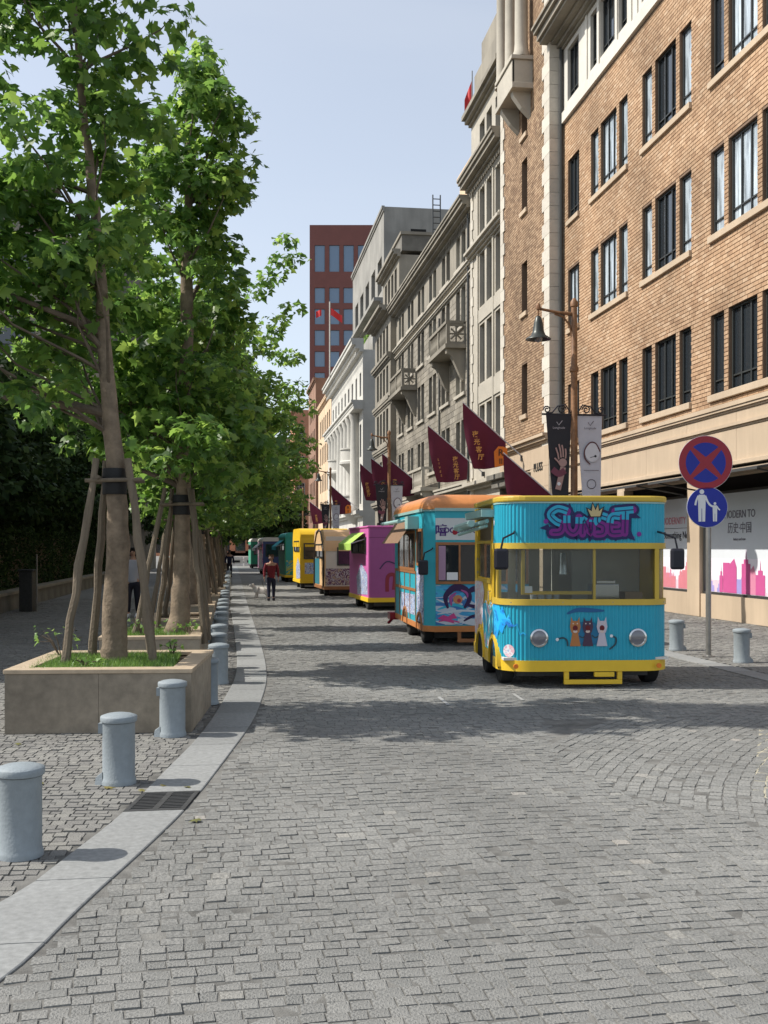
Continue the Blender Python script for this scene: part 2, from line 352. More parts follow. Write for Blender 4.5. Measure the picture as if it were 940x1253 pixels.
# arcs on the right
cxa, cya = 10.4, 3.2; Bs = []; r = 2.5
while r < 9.5:
    n = int(2*math.pi*r/.100); th = np.arange(n)*2*math.pi/n+rng.uniform(0, .1)
    rj = r+rng.normal(0,.003,n); xx, yy = cxa+rj*np.cos(th), cya+rj*np.sin(th)
    Bs.append(np.stack([xx, yy, rng.uniform(.044,.049,n), rng.uniform(.041,.0435,n), th+math.pi/2+rng.normal(0,.03,n)], 1)); r += .0905
B = np.concatenate(Bs); k = infr(B[:,0], B[:,1]) & arcreg(B[:,0], B[:,1]) & (B[:,0] < RKX0-.07) & (B[:,0] > kr(B[:,1])); B = B[k]
RD = np.concatenate([A, B])
L_ = rows(-13, .4, 2.0, YF+.3, lambda x, y: .06*np.sin(x*1.4+y*.5)-.02*x, .066, .112, .088, .0065)
k = infr(L_[:,0], L_[:,1]) & (L_[:,0]+L_[:,2] < kl(L_[:,1])-.006) & (L_[:,1] < YF); L_ = L_[k]
R_ = rows(6.95, 11.3, 10, YF+.3, lambda x, y: .05*np.sin(x*1.4+y*.5)+.03*x, .08, .13, .10, .007)
k = infr(R_[:,0], R_[:,1]) & (R_[:,0]-R_[:,2] > RKX1+.006) & (R_[:,1] < YF) & (R_[:,0] < 11.2); R_ = R_[k]
ustone = []
for i in range(8):
    z1 = np.zeros(1); V, F = stones(z1, z1, np.array([.06]), np.array([.045]), z1, np.array([0.]), (rng.normal(0,.02,1), rng.normal(0,.02,1)))
    ustone.append(np_mesh('cobblestone', V.reshape(-1,3), F, m_sett))
ustone2 = [me.copy() for me in ustone]
for me in ustone2: me.materials[0] = m_sett2
def lay(A, parent, m, variants, nsep, name):
    t = A[:,0]*sn+A[:,1]*cs; u = (A[:,0]*cs-A[:,1]*sn)/t
    inside = (np.abs(u) < .365) & (t > 3.72)
    order = np.argsort(np.where(inside, t, 1e6)); sep = order[:nsep]; rest = np.delete(A, sep, axis=0)
    h = lambda n: rng.normal(0, .0014, n)-.001
    for i in sep:
        cx, cy, a, b, th = A[i]
        link(name, variants[int(rng.integers(8))], parent, loc=(cx, cy, float(h(1)[0])), rot=(0,0,th), scale=(a/.06, b/.045, 1))
    n = len(rest)
    lift = .006*((rest[:,0] > 2) & arcreg(rest[:,0], rest[:,1]))
    V, F = stones(rest[:,0], rest[:,1], rest[:,2], rest[:,3], rest[:,4], h(n)*1.3, (rng.normal(0,.02,n), rng.normal(0,.02,n)))
    link('cobblestones', np_mesh('cobblestones', V.reshape(-1,3), F, m), parent, kind='stuff')
lay(RD, road, m_sett, ustone, 290, 'cobblestone')
lay(L_, pav_l, m_sett2, ustone2, 290, 'cobblestone')
lay(R_, pav_r, m_sett2, ustone2, 60, 'cobblestone')

# kerb slabs, one by one, with a drain grate let into them
kerb = empty('kerb', (0,0,0)); kerb['kind'] = 'structure'
def kslab(y0, y1, z=.006, name='kerb_slab'):
    b = MB(); n = max(2, int((y1-y0)/.2)+1); ys = [y0+.004+(y1-y0-.008)*i/(n-1) for i in range(n)]
    v = []; f = []
    for yy in ys:
        a, c = float(kl(yy)), float(kr(yy)); v += [(a,yy,-.03),(a,yy,z-.004),(a+.006,yy,z),(c-.006,yy,z),(c,yy,z-.004),(c,yy,-.03)]
    for i in range(n-1):
        for k in range(5): f.append((6*i+k, 6*i+k+1, 6*i+6+k+1, 6*i+6+k))
    f += [(0,1,2,3,4,5), tuple(6*(n-1)+k for k in (5,4,3,2,1,0))]
    b.add(v, f); b.build(name, m_slab, kerb)
DY0, DY1 = 6.86, 7.38
y = 1.2; cuts = [1.2]
while y < DY0-.5: y += .86; cuts.append(min(y, DY0))
cuts[-1] = DY0
for a, b in zip(cuts, cuts[1:]): kslab(a, b)
y = DY1
while y < 60: st = .86 if y < 30 else 2.6; kslab(y, y+st); y += st
y0 = y
b = MB(); b.quad((-.03,y0,.005),(.41,y0,.005),(.41,108,.005),(-.03,108,.005)); b.build('far_kerb_slab', m_slab, kerb)
dr = empty('drain_grate', (float(kl(7.1)), 7.1, 0), 0, 'dark slotted iron drain grate let into the pale kerb strip', 'drain')
b = MB(); x0, x1 = float(kl(DY0)), float(kr(DY0)); sh = float(kl(DY1))-x0
fr_ = lambda xa, ya, xb, yb, z0, z1: b.add([(xa+sh*(ya-DY0)/.52,ya,z0),(xb+sh*(ya-DY0)/.52,ya,z0),(xb+sh*(yb-DY0)/.52,yb,z0),(xa+sh*(yb-DY0)/.52,yb,z0),(xa+sh*(ya-DY0)/.52,ya,z1),(xb+sh*(ya-DY0)/.52,ya,z1),(xb+sh*(yb-DY0)/.52,yb,z1),(xa+sh*(yb-DY0)/.52,yb,z1)],[(0,3,2,1),(4,5,6,7),(0,1,5,4),(1,2,6,5),(2,3,7,6),(3,0,4,7)])
fr_(x0, DY0+.004, x1, DY0+.035, -.05, .007); fr_(x0, DY1-.035, x1, DY1-.004, -.05, .007); fr_(x0, DY0+.035, x0+.03, DY1-.035, -.05, .007)
xm = (x0+x1)/2; fr_(x1-.03, DY0+.035, x1, DY1-.035, -.05, .007); fr_(xm-.02, DY0+.035, xm+.02, DY1-.035, -.05, .007)
b.build('frame', m_iron, dr, world=True)
for side in (0, 1):
    for i in range(11):
        b = MB(); ya = DY0+.045+i*.041; fr_((x0+.03, xm+.02)[side], ya, (xm-.02, x1-.03)[side], ya+.019, -.03, .005); b.build('bar', m_iron, dr, world=True)
b = MB(); fr_(x0+.031, DY0+.036, x1-.031, DY1-.036, -.029, -.028); b.build('pit', m_dark, dr, world=True)
# right kerb strip
rk = empty('kerb', (RKX0,0,0)); rk['kind'] = 'structure'
ks = MB().box(0, -.494, -.03, RKX1-RKX0, .494, .006).mesh('kerb_slab', m_slab)
for i in range(26): link('kerb_slab', ks, rk, loc=(0, 9+i, 0))
MB().box(0, 35, -.03, RKX1-RKX0, 140, .006).build('far_kerb_slab', m_slab, rk)

# ---------------------------------------------------------------- bollards
def bollard_mesh():
    body = MB().lathe([(.122,0),(.122,.02),(.118,.035),(.113,.05),(.113,.425),(.118,.435)], n=40)
    body.add([(-.16,.02,0),(-.155,-.06,0),(-.10,-.07,0),(-.10,.05,0),(-.155,.02,.05),(-.15,-.05,.05),(-.10,-.06,.09),(-.10,.04,.09)],[(0,3,2,1),(4,5,6,7),(0,1,5,4),(1,2,6,5),(2,3,7,6),(3,0,4,7)])
    body.box(-.135,-.045,.36,-.10,.045,.43)
    cap = MB().lathe([(.118,.437),(.126,.441),(.128,.448),(.128,.474),(.124,.480),(.09,.492),(.05,.499),(.012,.501)], n=40)
    return body.mesh('bollard_post', m_bollard, True), cap.mesh('bollard_cap', m_bollard, True)
bm_body, bm_cap = bollard_mesh()
ordn = ['first','second','third','fourth','fifth','sixth','seventh','eighth','ninth','tenth','eleventh','twelfth','thirteenth','fourteenth','fifteenth','sixteenth','seventeenth','eighteenth','nineteenth','twentieth','twenty-first','twenty-second','twenty-third','twenty-fourth','twenty-fifth','twenty-sixth','twenty-seventh','twenty-eighth','twenty-ninth','thirtieth']
def bollard(x, y, label, group, rz=0):
    r = empty('bollard', (x, y, 0), rz, label, 'bollard', group)
    link('bollard_post', bm_body, r); link('bollard_cap', bm_cap, r); return r
BL = [(-1.14,5.98),(-.80,7.72),(-.53,9.6),(-.27,11.5),(-.17,13.2)]+[(-.205,13.2+1.66*i) for i in range(1, 26)]
bl_lab = ['stout grey-blue bollard nearest the viewer, cut by the left edge', 'grey-blue bollard in front of the near planter, beside the drain grate',
          'grey-blue bollard standing against the front right corner of the near planter', 'grey-blue bollard half hidden behind the near planter corner', 'grey-blue bollard just past the near planter, where the kerb curves']
for i, (x, y) in enumerate(BL):
    bollard(x, y, bl_lab[i] if i < 5 else 'grey-blue bollard, %s along the kerb row counted from the viewer' % ordn[i], 'bollards along the left kerb', rz=(-.1, -.15, -.1, 0, 0)[i] if i < 5 else 0)
bollard(7.15, 16.45, 'grey bollard between the turquoise trailer and the sign post', 'bollards on the right pavement', R(170))
bollard(7.32, 14.55, 'grey bollard right of the sign post, by the sandy kerb strip', 'bollards on the right pavement', R(170))

# ---------------------------------------------------------------- planters with trees, stakes
def planter(x0, x1, y0, y1, h, label, n=2):
    p = empty('stone_planter', ((x0+x1)/2, (y0+y1)/2, 0), 0, label, 'planter', 'square stone planters along the kerb')
    t = .12; pw = (x1-x0)/n; pd = (y1-y0-.06)/n
    for i in range(n):
        MB().box(x0+i*pw+.0015, y0, 0, x0+(i+1)*pw-.0015, y0+.03, h-.04).build('side_slab', m_planter, p, world=True)
        MB().box(x0+i*pw+.0015, y1-.03, 0, x0+(i+1)*pw-.0015, y1, h-.04).build('side_slab', m_planter, p, world=True)
        MB().box(x1-.03, y0+.031+i*pd, 0, x1-.001, y0+.028+(i+1)*pd, h-.04).build('side_slab', m_planter, p, world=True)
        MB().box(x0+.001, y0+.031+i*pd, 0, x0+.03, y0+.028+(i+1)*pd, h-.04).build('side_slab', m_planter, p, world=True)
    e = .012; c = .19
    for i in range(n):
        MB().box(x0-e+i*pw+.0015, y0-e, h-.038, x0-e+(i+1)*(pw+2*e/n)-.0015, y0+c, h).build('cap_slab', m_planter_cap, p, world=True, bevel=.004)
        MB().box(x0-e+i*pw+.0015, y1-c, h-.038, x0-e+(i+1)*(pw+2*e/n)-.0015, y1+e, h).build('cap_slab', m_planter_cap, p, world=True, bevel=.004)
    MB().box(x1-c, y0+c+.002, h-.038, x1+e, y1-c-.002, h).build('cap_slab', m_planter_cap, p, world=True, bevel=.004)
    MB().box(x0-e, y0+c+.002, h-.038, x0+c, y1-c-.002, h).build('cap_slab', m_planter_cap, p, world=True, bevel=.004)
    MB().box(x0+.031, y0+.031, .02, x1-.031, y1-.031, h-.05).build('soil', m_soil, p, world=True)
    return p
LEAF = np.array([(0,0),(.22,-.07),(.5,.10),(.31,.27),(.58,.56),(.24,.52),(0,1),(-.24,.52),(-.58,.56),(-.31,.27),(-.5,.10),(-.22,-.07)])
LEAF6 = np.array([(0,0),(.48,.16),(.24,.48),(0,1),(-.24,.48),(-.48,.16)])
LEAF4 = np.array([(0,0),(.35,.5),(0,1),(-.35,.5)])
def leaf_cloud(cent, size, tmpl, up=.75, outdir=None, droop=.25):
    n = len(cent); nv = len(tmpl)
    nrm = rng.normal(0, 1, (n,3)); nrm[:,2] = np.abs(nrm[:,2])*.5+up; 
    if outdir is not None: nrm += outdir*.7
    nrm /= np.linalg.norm(nrm, axis=1)[:,None]
    d = rng.normal(0, 1, (n,3)); d -= (d*nrm).sum(1)[:,None]*nrm; d[:,2] -= droop; d -= (d*nrm).sum(1)[:,None]*nrm; d /= np.linalg.norm(d, axis=1)[:,None]
    s = np.cross(d, nrm); sz = size*rng.uniform(.45, 1.25, n)
    tx, ty = tmpl[:,0], tmpl[:,1]; tz = -.22*np.abs(tx)-.16*ty*ty
    V = cent[:,None,:]+sz[:,None,None]*(s[:,None,:]*tx[None,:,None]+d[:,None,:]*(ty-.3)[None,:,None]+nrm[:,None,:]*tz[None,:,None])
    return V, (nrm, d, s, sz)
leaf_unit = {}
def leaf_mesh(m):
    if m.name not in leaf_unit:
        V = np.stack([LEAF[:,0], LEAF[:,1]-.3, -.22*np.abs(LEAF[:,0])-.16*LEAF[:,1]**2], 1); leaf_unit[m.name] = np_mesh('leaf', V, np.arange(12)[None], m)
    return leaf_unit[m.name]
def foliage(root, clusters, per, size, tmpl, m, single=0, spread=1., up=.75):
    """clusters: (n,4) centre and radius"""
    pts = []; od = []
    for c in clusters:
        k = max(3, int(per*(c[3]/.4)**2)); v = rng.normal(0, 1, (k,3)); v /= np.linalg.norm(v, axis=1)[:,None]
        r = c[3]*rng.uniform(.25, 1, k)**.6; p = c[:3]+v*r[:,None]*np.array([1,1,.62]); pts.append(p); od.append(v)
    P = np.concatenate(pts); OD = np.concatenate(od)
    V, (nrm, d, s, sz) = leaf_cloud(P, size, tmpl, up, OD)
    idx = np.arange(len(P))
    if single:
        t = P[:,0]*sn+P[:,1]*cs; u = (P[:,0]*cs-P[:,1]*sn)/t; w = (P[:,2]-H)/t
        ok = (np.abs(u) < .355) & (w < .51) & (w > -.4)
        sep = np.argsort(np.where(ok, t/sz, 1e9))[:single]
        me = leaf_mesh(m); base = Vector(root.location)
        for i in sep:
            mt = Matrix.Identity(4)
            for r_ in range(3): mt[r_][0] = s[i][r_]*sz[i]; mt[r_][1] = d[i][r_]*sz[i]; mt[r_][2] = nrm[i][r_]*sz[i]; mt[r_][3] = P[i][r_]-base[r_]
            o = link('leaf', me, root); o.matrix_local = mt
        V = np.delete(V, sep, axis=0)
    n, nv = V.shape[:2]
    link('foliage', np_mesh('foliage', V.reshape(-1,3), np.arange(n*nv).reshape(n,nv), m), root, world=True, kind='stuff')
def crown_clusters(ells, n, rad, thin=.0):
    out = []
    tot = sum(e[3]*e[4]*e[5] for e in ells)
    for e in ells:
        k = int(n*e[3]*e[4]*e[5]/tot)+1; v = rng.normal(0,1,(k,3)); v /= np.linalg.norm(v,axis=1)[:,None]; r = rng.uniform(.12,1,k)**.5
        p = v*r[:,None]*np.array(e[3:6])+np.array(e[:3]); out.append(np.concatenate([p, rng.uniform(rad*.65, rad*1.3, k)[:,None]], 1))
    return np.concatenate(out)
def tree(name, label, group, base, trunk, cl, per, size, tmpl, m, mb_, single=0, nbranch=9, nt_=26):
    root = empty(name, base, 0, label, 'tree', group); bx_, by_, bz_ = base
    tp = [(bx_+p[0], by_+p[1], p[2]) for p in trunk]; rad = [p[3] for p in trunk]
    tpp = []; rr = []
    for a, b, ra, rb in zip(tp, tp[1:], rad, rad[1:]):
        for i in range(5): f = i/5; tpp.append(tuple(a[k]*(1-f)+b[k]*f+(rng.normal(0,.006) if k < 2 else 0) for k in range(3))); rr.append((ra*(1-f)+rb*f)*rng.uniform(.96,1.05))
    tpp.append(tp[-1]); rr.append(rad[-1])
    MB().path(tpp, rr, 14).build('trunk', mb_, root, True, world=True)
    T = np.array(tpp); RR = np.array(rr)
    idx = rng.permutation(len(cl))
    def limb(c, r0, n=6):
        z = min(max(c[2]-rng.uniform(.5,1.3), trunk[0][2]+ (trunk[-1][2]-trunk[0][2])*.3), trunk[-1][2]); j = int(np.argmin(np.abs(T[:,2]-z))); a = T[j]
        r0 = min(r0, RR[j]*.6); b = c[:3]; mid = a*.45+b*.55+np.array([0,0,-.12+rng.normal(0,.08)])+rng.normal(0,.06,3)
        ps = [a, a*.72+mid*.28+np.array([0,0,.02]), mid, mid*.4+b*.6+rng.normal(0,.04,3), b]
        return ps, [r0, r0*.75, r0*.5, r0*.3, r0*.12]
    for i in idx[:nbranch]:
        ps, r_ = limb(cl[i], .05); MB().path(ps, r_, 8).build('branch', m_bark_dark, root, True, world=True)
    tw = MB()
    for i in idx[nbranch:nbranch+nt_]:
        ps, r_ = limb(cl[i], .024); tw.path(ps, r_, 5)
    tw.build('twigs', m_bark_dark, root, True, world=True, kind='stuff')
    foliage(root, cl, per, size, tmpl, m, single)
    return root
def stakes(cx, cy, z0, zt, r, dirs, label, wood=.035):
    s = empty('tree_support', (cx, cy, z0), 0, label, 'tree support', 'wooden stakes propping the street trees')
    for i, (dx, dy) in enumerate(dirs):
        ps = []; rs = []
        for k in range(9):
            f = k/8; q = 1-f*.66; ps.append((cx+dx*q+rng.normal(0,.008), cy+dy*q+rng.normal(0,.008), z0-.1+(zt-z0+.1)*f)); rs.append(wood*(1.12-.3*f)*rng.uniform(.9,1.18))
        MB().path(ps, rs, 8).build('stake', m_pole_wood, s, True, world=True)
    zb = zt-.22
    MB().path([(cx-r*2.5, cy-r-.035, zb),(cx+r*2.6, cy-r-.035, zb+.015)], .02, 8).build('crossbar', m_pole_wood, s, True, world=True)
    MB().path([(cx-r*2.5, cy+r+.035, zb),(cx+r*2.6, cy+r+.035, zb+.015)], .02, 8).build('crossbar', m_pole_wood, s, True, world=True)
    MB().path([(cx-r-.03, cy-r*2.4, zb+.03),(cx-r-.03, cy+r*2.4, zb+.03)], .02, 8).build('crossbar', m_pole_wood, s, True, world=True)
    MB().lathe([(r*1.07,zb-.13),(r*1.12,zb-.12),(r*1.09,zb-.06),(r*1.12,zb-.03),(r*1.08,zb+.02),(r*1.12,zb+.05),(r*1.08,zb+.12),(r*1.03,zb+.13)], (cx,cy,0), 20).build('trunk_wrap', m_wrap, s, True, world=True)
    return s
def shrub(x, y, z, r, h, n, label, kind=None):
    s = empty('small_shrub', (x, y, z), 0, label, 'shrub', 'low plants in the planters')
    st = MB()
    cl = []
    for i in range(9):
        a = rng.uniform(0, 6.3); q = rng.uniform(.2, 1)*r; st.path([(x,y,z),(x+q*.5*math.cos(a),y+q*.5*math.sin(a),z+h*.6),(x+q*math.cos(a),y+q*math.sin(a),z+h*rng.uniform(.6,1))],[.006,.005,.003],4)
        cl.append((x+q*math.cos(a), y+q*math.sin(a), z+h*rng.uniform(.45,.95), r*.42))
    st.build('stems', m_bark_dark, s, world=True, kind='stuff'); foliage(s, np.array(cl), n, .055, LEAF6, m_leaf_shrub)
def grass(name, x0, x1, y0, y1, z, n, hh):
    p = np.stack([rng.uniform(x0,x1,n), rng.uniform(y0,y1,n), np.full(n, z)],1); a = rng.uniform(0,6.28,n); h = hh*rng.uniform(.4,1.2,n); w = .005
    V = np.zeros((n,3,3)); V[:,0] = p+np.stack([np.cos(a)*w,np.sin(a)*w,0*a],1); V[:,1] = p-np.stack([np.cos(a)*w,np.sin(a)*w,0*a],1)
    V[:,2] = p+np.stack([rng.normal(0,.4,n)*h,rng.normal(0,.4,n)*h,h],1)
    o = link('grass', np_mesh('grass', V.reshape(-1,3), np.arange(3*n).reshape(n,3), m_leaf_shrub)); tag(o, name, 'grass', kind='stuff')
PH = .575
pl1 = planter(-1.95, -.29, 9.82, 11.60, PH, 'square brown granite planter nearest the viewer, holding the first street tree')
planter(-1.62, -.40, 13.35, 15.0, PH, 'lower brown granite planter behind the near one, holding the second street tree')
pl1.rotation_euler = (0,0,R(-5)); TX, TY = -1.17, 10.9
g_tree = 'plane trees planted along the left kerb'
cl1 = crown_clusters([(-2.05,11.1,6.0,1.4,1.0,2.5),(-1.75,11,7.9,.8,.7,1.3),(-2.5,10.9,4.5,1.6,1.2,1.1)], 200, .30)
cl1 = np.concatenate([cl1, np.array([(-1.95,10.4,3.15,.28),(-1.75,10.2,2.95,.22),(-1.55,10.5,3.2,.25),(-2.4,10.3,3.6,.36),(-2.7,10.6,3.9,.4),(-2.2,10.8,4.1,.4),(-3.1,11.0,3.7,.4),(-2.75,11.4,3.3,.38),(-1.9,11.3,3.6,.34),(-3.2,10.7,4.4,.4),(-.72,10.9,5.9,.28),(-.62,10.9,7.0,.3),(-.75,10.8,7.6,.3),(-1.0,10.6,4.7,.25)])])
tree('plane_tree', 'slender leaning plane tree with mottled bark growing from the nearest planter', g_tree, (TX,TY,PH-.06),
     [(0,0,.5,.140),(.0,0,.72,.126),(.03,0,1.7,.112),(.0,0,2.6,.088),(-.09,0,3.6,.070),(-.15,0,4.6,.055),(-.26,.0,5.6,.042),(-.36,0,6.6,.036),(-.42,0,7.6,.02)],
     cl1, 60, .145, LEAF, m_leaf, m_bark, single=300, nbranch=14)
stakes(TX, TY, PH-.05, 2.55, .108, [(-.47,-.28),(-.28,.42),(.42,-.30),(.36,.38)], 'four grey timber stakes and black wrap bracing the nearest tree', .04)
for i, (dx, dy, r, h) in enumerate([(-.55,.25,.28,.32),(.55,.3,.2,.2),(-.2,-.62,.14,.12)]):
    shrub(TX+dx, TY+dy, PH-.05, r, h, 26, ['bushy light green plant left of the trunk in the nearest planter','small leafy plant right of the trunk in the nearest planter','tiny green plant at the front of the nearest planter'][i])
grass('short bright grass covering the soil of the nearest planter', -1.85, -.55, 9.98, 11.45, PH-.05, 9000, .07)
T2 = (-.68, 14.2)
cl2 = crown_clusters([(-.95,14.4,5.4,1.1,1.1,2.3),(-1.1,14.2,3.9,1.3,1.2,1.1),(-.45,14.3,7.2,.72,.8,1.1),(-1.9,14.6,4.2,1.1,1.1,1.3),(-.55,14.0,3.0,1.35,1.1,.75)], 225, .31)
cl2 = np.concatenate([cl2, crown_clusters([(-.45,14.3,6.9,.7,.8,1.35)], 36, .3)])
tree('plane_tree', 'second plane tree from the viewer, thick mossy trunk in the lower planter', g_tree, (*T2,PH-.06),
     [(-.05,0,.5,.19),(-.02,0,.7,.14),(0,0,1.2,.108),(.03,0,2.2,.095),(.05,0,3.4,.08),(.08,0,4.8,.085),(.1,0,6.2,.045),(.08,0,7.3,.02)], cl2, 56, .15, LEAF, m_leaf, m_bark, single=200, nbranch=10)
stakes(T2[0]+.02, T2[1], PH-.05, 2.45, .11, [(-.62,-.2),(-.35,.4),(.30,-.28),(.34,.35)], 'dark timber stakes leaning on the second tree from the viewer')
for i, (dx, dy, r, h) in enumerate([(-.45,-.45,.26,.26),(.12,-.45,.2,.22),(-.1,.4,.25,.3)]):
    shrub(T2[0]+dx, T2[1]+dy, PH-.05, r, h, 26, ['leafy plant at the left front of the second planter','leafy plant at the right front of the second planter','leafy plant behind the trunk in the second planter'][i])
grass('green grass covering the soil of the second planter', -1.45, -.55, 13.5, 14.85, PH-.05, 5000, .08)
TR = [(-.85,18.2,1.2,7.2,.5),(-.85,22.2,1.6,7.6,.9),(-.8,26.6,1.75,7.6,1.2),(-.7,31,2.45,8.2,1.6),(-.7,36,2.7,8.6,1.9),(-.8,42,2.5,8.8,2.0),(-.8,49,2.6,9,2.0),(-.8,57,2.7,9,2.0),(-.8,67,2.8,9,2.0),(-.9,80,2.9,9,2.0)]
for i, (x, y, r, top, rx) in enumerate(TR):
    h = (top-2.4)/2
    cl = crown_clusters([(x+.15,y,2.4+h,r*.78,r*(.5 if i < 4 else .7),h),(x+.2,y,2.3+h*.55,r,r*(.55 if i < 4 else .75),h*.68)], 135 if i < 5 else 120, .35 if i < 5 else .5)
    if i == 1: cl = np.concatenate([cl, np.array([(1.0,21.8,7.5,.36),(1.1,21.9,7.95,.32),(.75,21.9,7.2,.38),(1.3,21.8,7.6,.28),(.5,21.9,6.9,.4),(1.2,22,6.6,.3),(.9,22,6.3,.4),(1.25,22,5.6,.3)])])
    if i == 2: cl = np.concatenate([cl, np.array([(1.5,26,5.6,.42),(1.2,26,6.3,.42),(1.75,26,5.1,.38),(1.4,26,4.3,.4),(.9,26.2,6.9,.4)])])
    if i == 3: cl = np.concatenate([cl, np.array([(2.0,30,3.9,.5),(1.8,30.4,3.1,.5),(2.15,30.5,4.6,.45),(1.5,30,2.7,.45),(1.3,30,5.2,.5),(1.6,30,5.8,.45),(1.75,30,5.0,.4)])])
    if i in (1, 2, 3): cl = np.concatenate([cl, crown_clusters([((.25,.75,1.15)[i-1], y, (4.6,4.3,4.0)[i-1], (.85,.95,1.1)[i-1], .8, (2.0,1.9,1.7)[i-1])], 42, .34)])
    planter(x-.6, x+.48, y-.8, y+.8, PH-.05, 'granite planter under the %s street tree from the viewer' % ordn[i+2], 1)
    tree('plane_tree', 'plane tree with dense green crown, %s along the kerb row' % ordn[i+2], g_tree, (x,y,PH-.1),
         [(0,0,.45,.15),(0,0,1.2,.115),(.02,0,2.4,.10),(.04,0,3.6,.085),(.03,0,5.2,.07),(0,0,top-.8,.02)], cl, 60 if i < 4 else 30, .16 if i < 4 else .24, LEAF6, m_leaf, m_bark, nbranch=6, nt_=16)
    stakes(x, y, PH-.1, 2.35, .115, [(-.52,-.25),(-.3,.4),(.42,-.28),(.34,.35)], 'timber stakes bracing the %s street tree along the kerb row' % ordn[i+2])

# fallen leaves along the kerb and round the planters
n = 90; lx = rng.uniform(-3.4,-.1,90); ly = rng.uniform(5.5,26,90)
k = ~((lx > -2.2) & (lx < -.1) & (ly > 9.6) & (ly < 11.9)); lx, ly = lx[k], ly[k]
V = leaf_cloud(np.stack([lx, ly, np.full(len(lx), .016)], 1), .075, LEAF, 12, droop=0)[0]
tag(link('fallen_leaves', np_mesh('fallen_leaves', V.reshape(-1,3), np.arange(len(lx)*12).reshape(len(lx),12), island_ramp('dry_leaf', [(0,(.14,.09,.03)),(.5,(.10,.12,.03)),(1,(.22,.17,.05))])), kind='stuff'), 'small dry leaves scattered on the paving', 'leaves')
# ---------------------------------------------------------------- buildings
class Fac:
    """a facade frame: a runs along the wall, z up, d outwards"""
    def __init__(s, kind, c): s.kind, s.c = kind, c
    def p(s, a, z, d=0):
        if s.kind == 'x': return (s.c-d, a, z)               # faces -X (the street)
        return (a, s.c-d, z)                                 # faces -Y (the viewer)
    def box(s, mb, a0, a1, z0, z1, d0, d1):
        (x0,y0,_), (x1,y1,_) = s.p(a0,0,d0), s.p(a1,0,d1)
        return mb.box(min(x0,x1), min(y0,y1), z0, max(x0,x1), max(y0,y1), z1)
    def place(s, o, a, z, d): o.location = s.p(a, z, d); o.rotation_euler = (0,0,R(-90) if s.kind == 'x' else 0)
def holes(mb, F, a0, a1, z0, z1, ops, dep=.2, d=0):
    A = sorted({a0,a1}|{v for o in ops for v in (o[0],o[1])}); Z = sorted({z0,z1}|{v for o in ops for v in (o[2],o[3])})
    for i in range(len(Z)-1):
        zc = (Z[i]+Z[i+1])/2; run = None
        for j in range(len(A)):
            solid = j < len(A)-1 and not any(o[0] < (A[j]+A[j+1])/2 < o[1] and o[2] < zc < o[3] for o in ops)
            if solid and run is None: run = A[j]
            if not solid and run is not None:
                mb.quad(F.p(run,Z[i],d), F.p(A[j],Z[i],d), F.p(A[j],Z[i+1],d), F.p(run,Z[i+1],d)); run = None
    for o in ops:
        c = [(o[0],o[2]),(o[1],o[2]),(o[1],o[3]),(o[0],o[3])]
        for k in range(4):
            p, q = c[k], c[(k+1)%4]; mb.quad(F.p(*p,d), F.p(*q,d), F.p(*q,d-dep), F.p(*p,d-dep))
def shell(mb, F, a0, a1, z0, z1, depth, d=0, ztop=None):      # back, sides and roof of a block whose front is drawn with holes()
    zt = ztop or z1
    P = F.p
    mb.quad(P(a0,z0,d),P(a0,z0,d-depth),P(a0,z1,d-depth),P(a0,z1,d)); mb.quad(P(a1,z0,d),P(a1,z0,d-depth),P(a1,z1,d-depth),P(a1,z1,d))
    mb.quad(P(a0,z0,d-depth),P(a1,z0,d-depth),P(a1,z1,d-depth),P(a0,z1,d-depth)); mb.quad(P(a0,z1,d),P(a1,z1,d),P(a1,z1,d-depth),P(a0,z1,d-depth))
WM = {}
def win_mesh(w, h, style):
    k = (round(w,2), round(h,2), style)
    if k in WM: return WM[k]
    f = MB(); t = .055; y0, y1 = -.03, .02
    def bar(x0,x1,z0,z1,ya=y0,yb=y1): f.box(x0,ya,z0,x1,yb,z1)
    bar(-w/2,-w/2+t,0,h); bar(w/2-t,w/2,0,h); bar(-w/2+t,w/2-t,0,t); bar(-w/2+t,w/2-t,h-t,h)
    if style in ('case','casel'):
        n = 0 if w < 1 else 2
        for i in range(1, n+1):
            x = -w/2+w*i/(n+1); bar(x-.022,x+.022,t,h-t,y0+.006,y1-.006)
        bar(-w/2+t,w/2-t,h*.17,h*.17+.035,y0+.012,y1-.012)
    elif style == 'sash':
        bar(-w/2+t,w/2-t,h*.5-.025,h*.5+.025,y0+.006,y1-.006); bar(-.02,.02,t,h-t,y0+.012,y1-.012)
    elif style == 'grid':
        for i in (1,2): x = -w/2+w*i/3; bar(x-.02,x+.02,t,h-t,y0+.006,y1-.006)
        for i in (1,2,3): bar(-w/2+t,w/2-t,h*i/4-.02,h*i/4+.02,y0+.012,y1-.012)
    g = MB().box(-w/2+t*.5,.022,t*.5,w/2-t*.5,.03,h-t*.5)
    c = MB(); n = max(4, int(w/.06)); z0c = .05
    v = []; fs = []
    for i in range(n+1): x = -w/2+.06+(w-.12)*i/n; yy = .13+.02*math.sin(i*2.1); v += [(x,yy,z0c),(x,yy,h-.06)]
    fs = [(2*i,2*i+2,2*i+3,2*i+1) for i in range(n)]; c.add(v, fs)
    WM[k] = (f, g, c); return WM[k]
WMESH = {}
